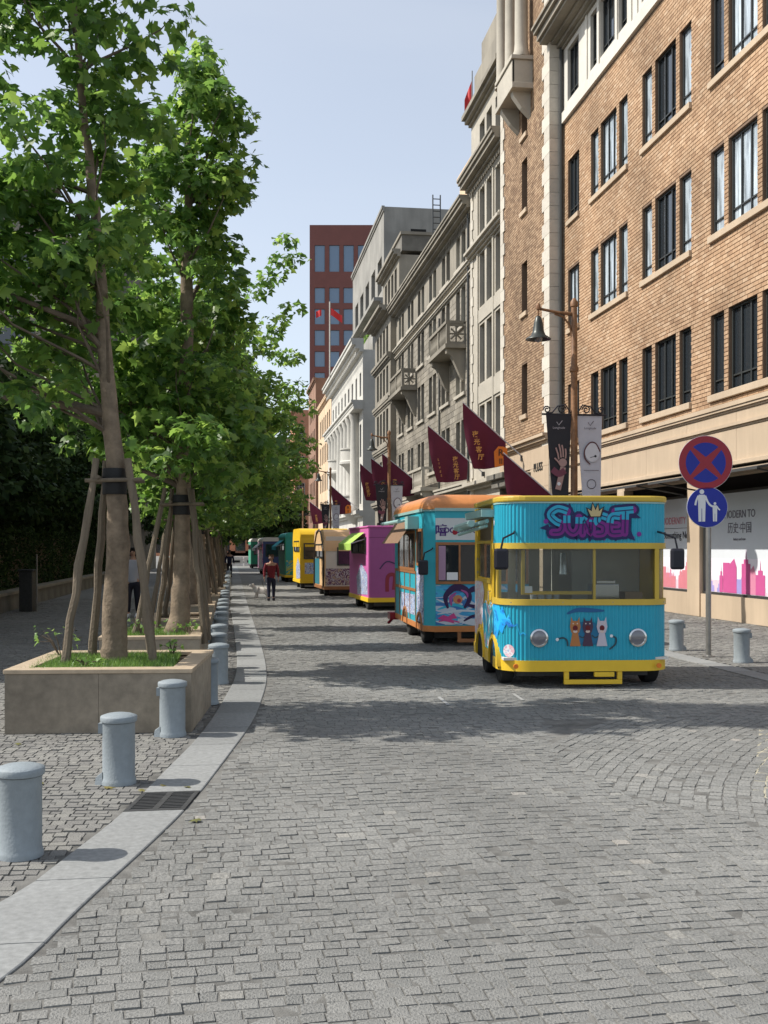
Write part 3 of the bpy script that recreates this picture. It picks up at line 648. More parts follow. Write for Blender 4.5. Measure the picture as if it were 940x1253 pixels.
def window(F, par, a, z, w, h, style='case', fm=None, gm=None, dep=.16, sill=None, curtain=0, d=0, sillm=None):
    fm = fm or m_winframe; gm = gm or m_glass
    k = (round(w,2), round(h,2), style, fm.name, gm.name)
    if k not in WMESH:
        f, g, c = win_mesh(w, h, style); WMESH[k] = (f.mesh('window', fm), g.mesh('pane', gm), g.mesh('pane', m_glass_cur_sky))
    mf, mg, mc = WMESH[k]
    o = link('window', mf, par); F.place(o, a, z, d-dep); o.location = Vector(o.location)-Vector(par.location)
    link('pane', mc if curtain else mg, o)  # curtain picks the pane with painted curtain and sky streaks
    if sill:
        s = MB().box(-w/2-.06, -dep-sill, -.14, w/2+.06, -.0, 0); link('sill', s.mesh('sill', sillm or m_beige), o)
    return o
def pieces(F, par, name, m, lst):                             # alike boxes as separate parts, mesh data shared by size
    cache = {}
    for a0,a1,z0,z1,d0,d1 in lst:
        k = (round(a1-a0,3), round(z1-z0,3), round(d1-d0,3))
        if k not in cache: cache[k] = MB().box(-k[0]/2+.004, 0, .006, k[0]/2-.004, k[2], k[1]-.006).mesh(name, m)
        o = link(name, cache[k], par); F.place(o, (a0+a1)/2, z0, d0); o.location = Vector(o.location)-Vector(par.location)
def bricks(F, par, m, a0, a1, z0, z1, ops, L=.24, h=.098, g=.006, gz=.016):
    a_, b_, z_, hh = [], [], [], []
    nz = int((z1-z0)/h)
    for i in range(nz):
        zc = z0+(i+.5)*h; blk = sorted([(o[0],o[1]) for o in ops if o[2]-.02 < zc < o[3]+.02]); s = a0; spans = []
        for p, q in blk:
            if p > s: spans.append((s, p))
            s = max(s, q)
        if s < a1: spans.append((s, a1))
        for p, q in spans:
            off = (i%2)*L/2; k0 = math.floor((p-a0-off)/L); e = a0+off+k0*L
            while e < q:
                u, v = max(e, p), min(e+L, q)
                if v-u > .04: a_.append((u+v)/2); b_.append((v-u-g)/2); z_.append(zc)
                e += L
    a_, b_, z_ = map(np.array, (a_, b_, z_)); n = len(a_); pr = .014+rng.uniform(-.002, .003, n)
    V = np.zeros((n,8,3)); sx = np.array([-1,1,1,-1]); sz = np.array([-1,-1,1,1])
    for k in (0,1):
        aa = a_[:,None]+sx[None]*(b_[:,None]-.002*k); zz = z_[:,None]+sz[None]*((h-gz)/2-.002*k); dd = (pr*k)[:,None]-.001
        if F.kind == 'x': V[:,4*k:4*k+4] = np.stack([F.c-dd+0*aa, aa, zz], 2)
        else: V[:,4*k:4*k+4] = np.stack([aa, F.c-dd+0*aa, zz], 2)
    base = np.array([[4,5,6,7],[0,1,5,4],[1,2,6,5],[2,3,7,6],[3,0,4,7]]); Fc = (np.arange(n)[:,None,None]*8+base[None]).reshape(-1,4)
    link('bricks', np_mesh('bricks', V.reshape(-1,3), Fc, m), par, world=True, kind='stuff')
def cornice(F, a0, a1, z0, prof, mb, d=0):                    # prof: list of (height, projection) steps from the bottom up
    z = z0
    for hgt, pr in prof: F.box(mb, a0, a1, z, z+hgt, d-.05, d+pr); z += hgt+.0
    return mb
def textobj(name, body, size, m, parent=None, world=False, ext=.006, align='CENTER', sy=1.0, mat4=None, off=0):
    cu = bpy.data.curves.new(name, 'FONT'); cu.body = body; cu.size = size; cu.extrude = ext; cu.align_x = align; cu.align_y = 'CENTER'; cu.offset = off; cu.resolution_u = 3
    tmp = bpy.data.objects.new(name+'_c', cu); C.objects.link(tmp); dg = bpy.context.evaluated_depsgraph_get(); dg.update()
    me = bpy.data.meshes.new_from_object(tmp.evaluated_get(dg)); bpy.data.objects.remove(tmp); bpy.data.curves.remove(cu)
    me.materials.clear(); me.materials.append(m); me.name = name
    o = link(name, me, parent, world)
    if mat4 is not None:
        me.transform(mat4)
    return o
ROT_V = Matrix.Rotation(R(90), 4, 'X')                        # text upright, facing -Y
ROT_S = Matrix.Rotation(R(-90), 4, 'Z') @ ROT_V               # upright, facing -X

# ---- A: tan brick building
XA = 11.2; A0, A1 = 12.0, 35.1; FA = Fac('x', XA)
bA = empty('brick_building', (XA, 23, 0), 0, 'big tan brick building with triple dark casements and posters across its shop front', 'building')
ops = []; groups = [30.7, 26.45, 22.2, 17.95, 13.9]; wins = []
rowsA = [(5.25, 7.15), (9.0, 11.0), (12.65, 14.7)]
for c in groups:
    for (z0, z1) in rowsA+[(16.7, 18.45)]:
        for da, w in ((-1.235,.68),(0,1.35),(1.235,.68)): ops.append((c+da-w/2, c+da+w/2, z0, z1)); wins.append((c+da, w, z0, z1))
for z0, z1 in rowsA+[(16.7,18.45)]: ops.append((33.42, 34.58, z0, z1)); wins.append((34.0, 1.16, z0, z1))
low = [o for o in ops if o[2] < 16]; hi = [o for o in ops if o[2] > 16]
mb = MB(); holes(mb, FA, A0, A1, 4.95, 16.1, low, .2); mb.build('brick_wall', m_mortar, bA, world=True, fix=False)
bricks(FA, bA, m_brick, max(A0, 15), A1, 4.98, 16.08, low)
mb = MB(); holes(mb, FA, A0, A1, 16.1, 18.7, hi, .22, d=.03); FA.box(mb, A0, A1, 16.1, 16.45, -.02, .12)
mb.build('top_storey_wall', m_trim, bA, world=True, fix=False)
mb = MB(); shell(mb, FA, A0, A1, 0, 19.3, 14, -.3); mb.build('block', m_roofg, bA, world=True, fix=False)
mb = MB(); cornice(FA, A0, A1+.25, 18.62, [(.08,.12),(.12,.25),(.1,.45),(.1,.78),(.2,.88),(.14,1.0),(.08,1.08)], mb); mb.build('cornice', m_grey, bA, world=True)
rr_ = random.Random(3)
for a, w, z0, z1 in wins:
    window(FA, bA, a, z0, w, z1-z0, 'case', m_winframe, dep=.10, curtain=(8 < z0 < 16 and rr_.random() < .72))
for c in groups:
    for z0, z1 in rowsA:
        mb = MB(); FA.box(mb, c-1.62, c+1.62, z0-.16, z0, -.15, .09); mb.build('window_sill', m_beige, bA, world=True, bevel=.01)
for z0, z1 in rowsA: mb = MB(); FA.box(mb, 33.38, 34.62, z0-.16, z0, -.15, .09); mb.build('window_sill', m_beige, bA, world=True, bevel=.01)
for c in groups:                                              # slim pilasters of the white top storey
    for da in (-1.9, -.78, .78, 1.9): mb = MB(); FA.box(mb, c+da-.09, c+da+.09, 16.46, 18.68, .03, .07); mb.build('pilaster', m_trim, bA, world=True)
# beige stone band: string courses and ashlar panels over the shop front
mb = MB(); cornice(FA, A0, A1, 4.74, [(.05,.05),(.06,.10),(.10,.13)], mb); mb.build('string_course', m_beige, bA, world=True)
mb = MB(); cornice(FA, A0, A1, 4.36, [(.05,.04),(.07,.09)], mb); mb.build('string_course', m_beige, bA, world=True)
a = A0
while a < A1-.05:
    b_ = min(a+2.62, A1); pieces(FA, bA, 'stone_panel', m_beige, [(a, b_, 3.62, 4.36, .02, .25)]); pieces(FA, bA, 'stone_panel', m_beige, [(a, b_, 4.485, 4.74, .02, .2)]); a = b_
mb = MB(); FA.box(mb, A0, A1, 3.52, 3.62, -.2, .10); mb.build('ledge', m_beige, bA, world=True, bevel=.01)
mb = MB(); FA.box(mb, A0, A1, 3.30, 3.46, -.2, .03); mb.build('lintel', m_beige, bA, world=True)
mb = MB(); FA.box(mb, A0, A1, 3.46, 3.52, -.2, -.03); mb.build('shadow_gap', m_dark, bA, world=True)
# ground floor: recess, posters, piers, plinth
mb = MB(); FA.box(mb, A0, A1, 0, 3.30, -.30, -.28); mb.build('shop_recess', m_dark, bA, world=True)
piers = [(33.9,35.1),(29.35,29.9),(24.35,25.05),(18.2,18.9),(12.9,13.6)]
for p0, p1 in piers: mb = MB(); FA.box(mb, p0, p1, 0.0, 3.30, -.25, .04); mb.build('pier', m_beige, bA, world=True, bevel=.01)
for (p0, _), (q1, q2) in zip(piers[:-1], [(p[0], p[1]) for p in piers[1:]]):
    mb = MB(); FA.box(mb, q2, p0, 0, .56, -.25, .0); mb.build('plinth', m_beige, bA, world=True)
def skyline(F, par, a0, a1, z0, pal, seed, d):
    """printed silhouettes: overlapping flat city outlines in pink, red and violet"""
    r = random.Random(seed); out = []
    for li, m in enumerate(pal):
        mb = MB(); a = a0
        while a < a1-.05:
            w = min(r.uniform(.14,.42), a1-a); h = r.uniform(.12,.62)*(.55+.2*li); dd = d+.0015*(li+1)
            s = r.random(); pts = [(a,0),(a+w,0),(a+w,h)]
            if s < .3: pts += [(a+w*.75,h),(a+w*.75,h+.1),(a+w*.55,h+.1),(a+w*.5,h+.34),(a+w*.45,h+.1),(a+w*.25,h+.1),(a+w*.25,h)]
            elif s < .5: pts += [(a+w*.5,h+.16)]
            elif s < .65: pts += [(a+w*.8,h+.08),(a+w*.3,h+.2)]
            pts += [(a,h)]
            if r.random() < .62:
                mb = MB(); mb.poly([F.p(p[0], z0+p[1], dd+r.random()*.001) for p in pts]); mb.build('printed_tower', m, par, world=True, fix=False)
            a += w*r.uniform(.75,1.1)
pal_all = {k: flat('print_'+k, c) for k, c in dict(pink=(.60,.22,.33), coral=(.60,.20,.24), magenta=(.52,.09,.26), violet=(.33,.30,.60), blue=(.18,.21,.55), pale=(.70,.52,.60)).items()}
posters = [(29.9,33.9,'p',5),(25.05,29.35,'a',2),(18.95,24.35,'b',4),(13.6,18.2,'c',7)]
for i, (p0, p1, _, sd) in enumerate(posters):
    lab = ['pale window poster far down the shop front behind the turquoise trailer', 'white shop window poster with pink skyline between trailer and sign post', 'white shop window poster with violet and pink skyline right of the sign post', 'white shop window poster at the right frame edge'][i]
    mb = MB(); FA.box(mb, p0+.06, p1-.06, .62, 2.92, -.16, -.12); po = mb.build('poster_panel', m_poster, bA, world=True)
    mb = MB()
    for q in ((p0, p0+.06, .56, 2.98),(p1-.06, p1, .56, 2.98)): FA.box(mb, q[0], q[1], q[2], q[3], -.18, -.06)
    FA.box(mb, p0, p1, .56, .62, -.18, -.05); FA.box(mb, p0, p1, 2.92, 2.98, -.18, -.06); mb.build('poster_frame', m_winframe, bA, world=True)
    mb = MB(); mb.poly([FA.p(a_, z_, -.1185) for a_, z_ in ((p0+.06,.62),(p1-.06,.62),(p1-.06,1.42),(p0+.06,1.42))]); mb.build('printed_lower_band', flat('poster_band_%d' % i, (.78,.74,.80)), bA, world=True, fix=False)
    pl = [[pal_all['pale'],pal_all['pink'],pal_all['coral'],pal_all['magenta']],[pal_all['pale'],pal_all['pink'],pal_all['coral']],[pal_all['pale'],pal_all['violet'],pal_all['pink'],pal_all['magenta']],[pal_all['violet'],pal_all['blue'],pal_all['pink']]][i]
    skyline(FA, bA, p0+.07, p1-.07, .63, pl, sd, -.118)
mt = lambda a, z, d: Matrix.Translation(FA.p(a, z, d)) @ ROT_S
textobj('poster_text', 'MODERNITY', .26, pal_all['coral'], bA, True, .002, mat4=mt(26.2, 2.35, -.112))
textobj('poster_text', '# Something New', .26, m_black, bA, True, .002, mat4=mt(26.1, 1.98, -.112))
mb = MB(); FA.box(mb, 25.3, 27.3, 2.16, 2.17, -.12, -.112); mb.build('printed_rule', m_black, bA, world=True)
grt = flat('grey_print', (.16,.15,.18))
textobj('poster_text', 'MODERN TO', .25, grt, bA, True, .002, mat4=mt(22.6, 2.42, -.112))
textobj('poster_text', '历史·中国', .27, grt, bA, True, .002, mat4=mt(22.6, 2.1, -.112))
textobj('poster_text', 'history and new', .09, grt, bA, True, .002, mat4=mt(22.6, 1.86, -.112))
# awnings between piers
for (p0, p1, _, _) in posters:
    mb = MB(); v = [FA.p(p0+.02,3.44,.031),FA.p(p1-.02,3.44,.031),FA.p(p1-.02,3.22,1.35),FA.p(p0+.02,3.22,1.35),FA.p(p0+.02,3.41,.031),FA.p(p1-.02,3.41,.031),FA.p(p1-.02,3.17,1.35),FA.p(p0+.02,3.17,1.35)]
    mb.add(v, [(0,1,2,3),(4,5,6,7),(0,1,5,4),(1,2,6,5),(2,3,7,6),(3,0,4,7)]); mb.build('awning', m_awning, bA, world=True)
    for a_ in (p0+.3, p1-.3): MB().path([FA.p(a_,2.99,.0),FA.p(a_,3.19,1.2)],.02,6).build('awning_arm', m_winframe, bA, world=True)
mb = MB(); FA.p; mb.path([FA.p(35.0, z, .12) for z in (0.2, 8, 18.8)], .06, 8); mb.build('drainpipe', m_winframe, bA, world=True)

# ---- B: brown brick tower with quoins
XB = 10.75; B0, B1 = 35.12, 41.8; FB = Fac('x', XB)
bB = empty('brick_building', (XB, 38.4, 0), 0, 'narrow brown brick front with pale zigzag quoins and a high columned balcony', 'building')
opsB = [(38.0,38.75,z0,z1) for z0, z1 in ((6.6,8.5),(10.4,12.3),(14.2,16.1),(17.0,18.1))]
mb = MB(); holes(mb, FB, B0, B1, 5.5, 27, opsB, .3); mb.build('brick_wall', m_mortar, bB, world=True, fix=False)
bricks(FB, bB, m_brick2, B0+.5, B1-.4, 5.52, 26, opsB)
mb = MB(); shell(mb, FB, B0, B1, 0, 27, 8, -.003); mb.build('block', m_grey_dk, bB, world=True, fix=False)
for o in opsB: window(FB, bB, 38.375, o[2], .75, o[3]-o[2], 'case', dep=.22)
for o in opsB: mb = MB(); FB.box(mb, 37.92, 38.83, o[2]-.16, o[2], -.15, .1); mb.build('window_sill', m_beige, bB, world=True)
q = []
for i in range(58):
    z = .0+i*.46
    if z < 26.5: q.append((B0-.03, B0+(.85 if i%2 else .6), z, z+.46, .06, .3)); q.append((B1-(.62 if i%2 else .42), B1, z, z+.46, .06, .3))
pieces(FB, bB, 'quoin', m_quoin, q)
FBr = Fac('y', B0)                                            # return wall facing the viewer
pieces(FBr, bB, 'quoin', m_quoin, [(XB-.055, XA+.02, i*.46, (i+1)*.46, .035, .2) for i in range(58)])
# stone base
mb = MB(); FB.box(mb, B0, B1, 0, 5.3, -.2, .03); mb.build('stone_base', m_beige, bB, world=True)
mb = MB(); cornice(FB, B0-.02, B1, 5.3, [(.08,.1),(.12,.2),(.1,.3)], mb); mb.build('string_course', m_beige, bB, world=True)
for i in range(7):
    for j, (a0, a1) in enumerate([(B0,37.4),(37.4,39.6),(39.6,B1)]):
        if not (j == 1 and i < 6): pieces(FB, bB, 'stone_block', m_beige, [(a0, a1, .3+i*.7, .3+(i+1)*.7, .075, .1)])
mb = MB(); FB.box(mb, 37.5, 39.5, 3.9, 4.2, 0, 1.0); FB.box(mb, 37.3, 39.7, 4.2, 4.4, 0, 1.15); FB.box(mb, 37.6, 37.85, 3.2, 3.9, 0, .7); FB.box(mb, 39.15, 39.4, 3.2, 3.9, 0, .7)
mb.build('door_canopy', m_grey_dk, bB, world=True, bevel=.02)
mb = MB(); FB.box(mb, 37.7, 39.3, 0, 3.5, .031, .06); mb.build('entrance_door', m_dark, bB, world=True)
textobj('carved_letters', 'PLUSS', .42, m_winframe, bB, True, .01, mat4=Matrix.Translation(FB.p(36.35, 4.5, .09)) @ ROT_S)
# high balcony with columns
bal = MB(); FB.box(bal, 37.2, 39.7, 18.25, 18.45, 0, .8); FB.box(bal, 37.3, 39.6, 18.45, 19.3, .68, .76); FB.box(bal, 37.3, 37.38, 18.45, 19.3, .0, .76); FB.box(bal, 39.52, 39.6, 18.45, 19.3, .0, .76); FB.box(bal, 37.22, 39.68, 19.3, 19.45, .0, .82)
bal.build('balcony', m_white, bB, world=True, bevel=.015)
for a in (37.55, 39.1):
    mb = MB(); prof = [(10.75,18.25),(10.05,18.25),(10.1,18.1),(10.25,17.9),(10.4,17.7),(10.6,17.5),(10.75,17.35)]
    mb.ext(prof, 'y', a, a+.3); mb.build('bracket', m_white, bB, world=True)
for a in (37.5, 38.9, 40.2):
    mb = MB().lathe([(.30,19.45),(.30,19.6),(.26,19.7),(.24,20),(.225,24.5),(.3,24.6),(.32,24.9)], (XB-.38, a, 0), 16); mb.build('column', m_white, bB, True, world=True)
mb = MB(); FB.box(mb, 36.9, 41, 24.9, 26.2, 0, .75); mb.build('entablature', m_beige, bB, world=True)
mb = MB(); cornice(FB, B0-.1, B1+.1, 26.2, [(.2,.4),(.3,.9),(.3,1.1)], mb); mb.build('cornice', m_grey, bB, world=True)

# ---- C: pale stone pavilion
XC = 10.95; C0, C1 = 41.82, 48.2; FC = Fac('x', XC)
bC = empty('stone_building', (XC, 45, 0), 0, 'pale stone pavilion with tall triple windows left of the brown brick front', 'building')
opsC = []; 
for z0, z1 in ((1.0,3.6),(5.6,8.0),(9.0,11.6),(12.4,14.8),(15.5,17.65),(19.1,20.6)):
    for a, w in ((43.15,.95),(44.75,.95),(46.05,.95)): opsC.append((a-w/2, a+w/2, z0, z1))
mb = MB(); holes(mb, FC, C0, C1, 0, 21.6, opsC, .3); shell(mb, FC, C0, C1, 0, 21.6, 12, 0); mb.build('wall', m_white, bC, world=True, fix=False)
for o in opsC: window(FC, bC, (o[0]+o[1])/2, o[2], o[1]-o[0], o[3]-o[2], 'sash', dep=.22)
for z0, z1 in ((8.05,8.95),(11.65,12.35)): pieces(FC, bC, 'spandrel_panel', m_white, [(42.6,46.6,z0+.06,z1-.06,.05,.06)])
mb = MB(); cornice(FC, C0, C1, 14.9, [(.1,.12),(.12,.25),(.12,.38),(.1,.3)], mb); mb.build('string_course', m_white, bC, world=True)
mb = MB(); cornice(FC, C0, C1+.2, 18.0, [(.12,.12),(.14,.25),(.18,.5),(.16,.6),(.1,.66)], mb); mb.build('cornice', m_grey, bC, world=True)
mb = MB(); cornice(FC, C0, C1+.1, 21.15, [(.12,.12),(.16,.3),(.2,.45)], mb); FC.box(mb, C0+.3, C1-.2, 21.6, 23.4, -.9, -.1); FC.box(mb, C0+.3, C1-1.0, 23.4, 24.6, -.9, -.25); mb.build('attic_cornice', m_grey, bC, world=True)
pieces(FC, bC, 'dentil', m_grey, [(C0+.1+i*.34, C0+.28+i*.34, 17.78, 18.0, .18, .18) for i in range(18)])
pieces(FC, bC, 'quoin', m_quoin, [(C1-(.5 if i%2 else .32), C1, i*.44, i*.44+.44, .05, .2) for i in range(42)])
for a in (42.45, 43.9, 46.75): mb = MB(); FC.box(mb, a-.1, a+.1, 5.5, 17.75, 0, .07); mb.build('pilaster', m_white, bC, world=True)
mb = MB(); cornice(FC, C0, C1, 4.3, [(.15,.2),(.15,.45)], mb); mb.build('string_course', m_white, bC, world=True)
fp = empty('flagpole', (11.4, 50, 18), 0, 'thin roof flagpole with a small red flag high above the stone pavilion', 'flagpole')
MB().path([(11.4,50,18.0),(11.4,50,24.6)], [.05,.03], 8).build('pole', m_steel, fp, world=True)
mb = MB(); v = []; 
for i in range(7):
    for j in range(4): v.append((11.36-i*.06, 49.95-.05*math.sin(i*1.3), 24.1-j*.3-i*.16))
mb.add(v, [(i*4+j,i*4+j+1,i*4+j+5,i*4+j+4) for i in range(6) for j in range(3)]); mb.build('flag', flat('red_flag', (.6,.03,.03)), fp, world=True)

# ---- D: long grey stone building
XD = 11.1; D0, D1 = 48.22, 72.0; FD = Fac('x', XD)
bD = empty('stone_building', (XD, 60, 0), 0, 'long grey stone building with paired windows, three balconies and a heavy shadowed cornice', 'building')
bays = [51.2+3.72*i for i in range(6)]; opsD = []
rowsD = [(1.0,3.5),(5.9,7.9),(9.2,11.4),(12.5,14.4),(15.45,17.1)]
for c in bays:
    for z0, z1 in rowsD:
        for s in (-.62,.62): opsD.append((c+s-.46, c+s+.46, z0, z1))
mb = MB(); holes(mb, FD, D0, D1, 0, 18.0, opsD, .3); shell(mb, FD, D0, D1, 0, 18.0, 16, 0); mb.build('wall', m_grey, bD, world=True, fix=False)
bricks(FD, bD, m_grey_block, D0, D1, 5.0, 14.4, opsD, L=.62, h=.30, g=.02, gz=.02)
rr_ = random.Random(5)
for o in opsD:
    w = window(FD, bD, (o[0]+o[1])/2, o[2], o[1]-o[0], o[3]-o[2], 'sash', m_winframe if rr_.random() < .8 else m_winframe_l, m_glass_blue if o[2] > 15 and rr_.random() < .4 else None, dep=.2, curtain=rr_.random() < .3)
for c in bays:
    for z0, z1 in rowsD: mb = MB(); FD.box(mb, c-1.2, c+1.2, z0-.16, z0, -.1, .12); mb.build('window_sill', m_white, bD, world=True)
mb = MB(); cornice(FD, D0, D1, 14.85, [(.08,.12),(.1,.22),(.08,.3)], mb); mb.build('string_course', m_white, bD, world=True)
mb = MB(); cornice(FD, D0, D1, 14.5, [(.08,.1),(.07,.16)], mb); mb.build('string_course', m_white, bD, world=True)
mb = MB(); cornice(FD, D0, D1, 4.4, [(.1,.12),(.16,.3),(.1,.36)], mb); mb.build('string_course', m_white, bD, world=True)
mb = MB(); cornice(FD, D0+.0, D1, 17.35, [(.12,.15),(.14,.38),(.18,.58),(.14,.68),(.1,.74)], mb); mb.build('cornice', m_grey, bD, world=True)
pieces(FD, bD, 'dentil', m_grey, [(D0+.1+i*.4, D0+.3+i*.4, 17.15, 17.35, .14, .14) for i in range(59)])
def balcony(F, par, a0, a1, z, pr, m, brk=1.5, rosette=True):
    t = .09
    mb = MB(); F.box(mb, a0-.08, a1+.08, z-.2, z, 0, pr+.08); b = mb.build('balcony', m, par, world=True)
    mb = MB(); F.box(mb, a0, a1, z+.98, z+1.12, pr-.14, pr+.04); F.box(mb, a0, a0+.14, z+.98, z+1.12, 0, pr-.141); F.box(mb, a1-.14, a1, z+.98, z+1.12, 0, pr-.141)
    F.box(mb, a0, a0+.16, z, z+.979, pr-.16, pr); F.box(mb, a1-.16, a1, z, z+.979, pr-.16, pr); F.box(mb, (a0+a1)/2-.1, (a0+a1)/2+.1, z, z+.979, pr-.16, pr)
    mb.build('balcony_rail', m, par, world=True)
    n = int((a1-a0)/.22)
    for i in range(1, n):
        a = a0+(a1-a0)*i/n
        if abs(a-(a0+a1)/2) < .15: continue
        c = F.p(a, 0, pr-.07); mb = MB().lathe([(.05,z),(.05,z+.08),(.03,z+.16),(.065,z+.42),(.03,z+.8),(.05,z+.92),(.05,z+.98)], (c[0],c[1],0), 6); mb.build('baluster', m, par, world=True)
    if rosette:                                               # pierced star panel in the end of the parapet, seen from the street
        mb = MB(); cx = F.p(a0, 0, pr/2)[0]; y = a0+.02
        F.box(mb, a0+.02, a0+.1, z, z+.12, 0, pr-.16); F.box(mb, a0+.02, a0+.1, z+.86, z+.979, 0, pr-.16); F.box(mb, a0+.02, a0+.1, z+.12, z+.86, 0, .1)
        for k in range(4):
            an = k*math.pi/4; dx, dz = math.cos(an)*.36, math.sin(an)*.36; mb.path([(cx-dx,y+.03,z+.49-dz),(cx+dx,y+.03,z+.49+dz)], .045, 4)
        mb.build('star_panel', m, par, world=True)
    for a in (a0+.15, a1-.5):
        x0 = F.p(a, 0, 0)[0]; prof = [(x0,z-.2),(x0-pr,z-.2),(x0-pr+.04,z-.42),(x0-pr*.72,z-.55),(x0-pr*.55,z-.9),(x0-pr*.3,z-brk*.85),(x0-.12,z-brk),(x0,z-brk*1.05)]
        MB().ext(prof, 'y', a, a+.35).build('bracket', m, par, world=True)
balcony(FD, bD, 50.0, 54.4, 11.45, .95, m_grey, 1.7); balcony(FD, bD, 63.7, 68.6, 11.45, .95, m_grey, 1.7); balcony(FD, bD, 56.8, 62.6, 4.95, .95, m_white, .9, False)
mb = MB().path([(XD-.12,49.0,0),(XD-.12,49.0,18.5)], .06, 6).build('drainpipe', m_winframe, bD, world=True)
mb = MB().path([(XD-.1,56.2,0),(XD-.1,56.2,14)], .05, 6).build('drainpipe', m_winframe, bD, world=True)
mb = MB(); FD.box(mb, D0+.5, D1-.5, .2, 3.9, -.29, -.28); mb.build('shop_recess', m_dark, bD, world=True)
# roof hut with ladder behind
hut = empty('roof_hut', (13.2, 60, 19), 0, 'small tan rooftop hut with a metal ladder above the long grey building', 'roof hut')
MB().box(12.3,52,18.0,15.5,57,21.6).box(12.15,51.9,21.6,15.6,57.1,21.85).build('hut_wall', m_tan, hut, world=True)
mb = MB(); 
for x in (11.75, 12.2): mb.path([(x,62,18),(x,62,22.6)], .04, 6)
for i in range(12): mb.path([(11.75,62,18.4+i*.36),(12.2,62,18.4+i*.36)], .03, 4)
mb.build('ladder', m_winframe, hut, world=True)

# ---- E: projecting grey pavilion
XE = 10.7; E0, E1 = 72.02, 80.0; FE = Fac('x', XE)
bE = empty('stone_building', (XE, 76, 0), 0, 'grey stone pavilion with stacked cornices at the far end of the long grey building', 'building')
opsE = [(a-.5, a+.5, z0, z1) for a in (73.6,75.2,76.8,78.4) for z0, z1 in ((1,3.5),(5.9,7.9),(9.2,11.4),(12.5,14.4),(15.3,17.2))]
opsE2 = [(a-.5, a+.5, 19.2, 21.2) for a in (73.6,75.2,76.8,78.4)]; FE2 = Fac('x', 11.3)
mb = MB(); holes(mb, FE, E0, E1, 0, 18.0, opsE, .3); shell(mb, FE, E0, E1, 0, 18.0, 10, 0); mb.build('wall', m_grey, bE, world=True, fix=False)
mb = MB(); holes(mb, FE2, E0+.02, E1-.02, 18.0, 21.8, opsE2, .3); shell(mb, FE2, E0+.02, E1-.02, 18.0, 21.8, 9, 0); mb.build('upper_wall', m_grey, bE, world=True, fix=False)
for o in opsE: window(FE, bE, (o[0]+o[1])/2, o[2], 1.0, o[3]-o[2], 'sash', dep=.2)
for o in opsE2: window(FE2, bE, (o[0]+o[1])/2, o[2], 1.0, o[3]-o[2], 'sash', dep=.2)
for F_, z, pr, n in ((FE,14.6,.3,'string_course'),(FE,17.75,.85,'cornice'),(FE2,21.6,.55,'cornice'),(FE,11.6,.2,'string_course'),(FE,8.4,.2,'string_course'),(FE,4.5,.3,'string_course')):
    mb = MB(); cornice(F_, E0-(.3 if pr > .5 else .1), E1+.3, z, [(.14,pr*.3),(.16,pr*.75),(.2,pr)], mb); mb.build(n, m_grey, bE, world=True)
mb = MB().box(11.5,E0+.1,22.1,20,E1-.5,23.2); mb.build('attic', m_grey_dk, bE, world=True)
MB().box(11.4,E0,23.2,20.2,E1-.4,23.4).build('attic_coping', m_grey, bE, world=True)

# ---- F: white neoclassical building with giant columns, taller block behind
XF = 10.8; F0, F1 = 88.5, 117.0; FF = Fac('x', XF)
bF = empty('bank_building', (XF, 100, 0), 0, 'white neoclassical building with tall attached columns, round balconies and a taller set back block', 'building')
opsF = []
for i in range(9):
    a = 90.2+i*3.1
    for z0, z1 in ((1,3.4),(5.4,8.2),(9.4,12.2),(14.6,16.6)): opsF.append((a-.6, a+.6, z0, z1))
mb = MB(); holes(mb, FF, F0, F1, 0, 18.3, opsF, .35); shell(mb, FF, F0, F1, 0, 18.3, 16, 0); mb.build('wall', m_bank, bF, world=True, fix=False)
for o in opsF: window(FF, bF, (o[0]+o[1])/2, o[2], 1.2, o[3]-o[2], 'sash', dep=.25)
for i in range(8):
    a = 91.75+i*3.1; c = FF.p(a, 0, .25)
    MB().lathe([(.6,4.8),(.6,5.1),(.5,5.3),(.47,9),(.42,12.6),(.55,12.9),(.62,13.3)], (c[0],c[1],0), 14).build('column', m_bank, bF, True, world=True)
mb = MB(); cornice(FF, F0-.1, F1, 13.3, [(.3,.8),(.25,.85),(.2,1.0)], mb); mb.build('entablature', m_bank, bF, world=True)
mb = MB(); cornice(FF, F0-.2, F1+.3, 18.1, [(.25,.3),(.3,.65),(.35,.95),(.2,1.05)], mb); mb.build('cornice', m_bank, bF, world=True)
pieces(FF, bF, 'modillion', m_bank, [(F0+i*.9, F0+i*.9+.4, 17.8, 18.1, .55, .5) for i in range(32)])
mb = MB(); cornice(FF, F0-.1, F1, 4.3, [(.2,.3),(.3,.6)], mb); mb.build('string_course', m_bank, bF, world=True)
for a, z in ((93.3,9.3),(105.7,9.3),(93.3,5.2)):
    c = FF.p(a, 0, 0); mb = MB().lathe([(.3,z-1.5),(.7,z-1.1),(1.15,z-.5),(1.5,z-.3),(1.5,z-.1),(1.38,z),(1.36,z+.9),(1.46,z+.95),(1.46,z+1.08)], (c[0],c[1],0), 20); mb.build('round_balcony', m_bank, bF, True, world=True)
XF2 = 12.6; FF2 = Fac('x', XF2); ops2 = []
for i in range(5):
    a = 91.2+i*4.3
    for z0, z1 in ((23.6,26.6),(20,21.6)): ops2 += [(a-1.3,a+1.3,z0,z1)]
mb = MB(); holes(mb, FF2, 88.6, 112, 18.3, 30.4, ops2, .8); shell(mb, FF2, 88.6, 112, 18.3, 30.4, 20, 0); mb.build('upper_block', m_conc, bF, world=True, fix=False)
for o in ops2: window(FF2, bF, (o[0]+o[1])/2, o[2], 2.6, o[3]-o[2], 'grid', dep=.7)
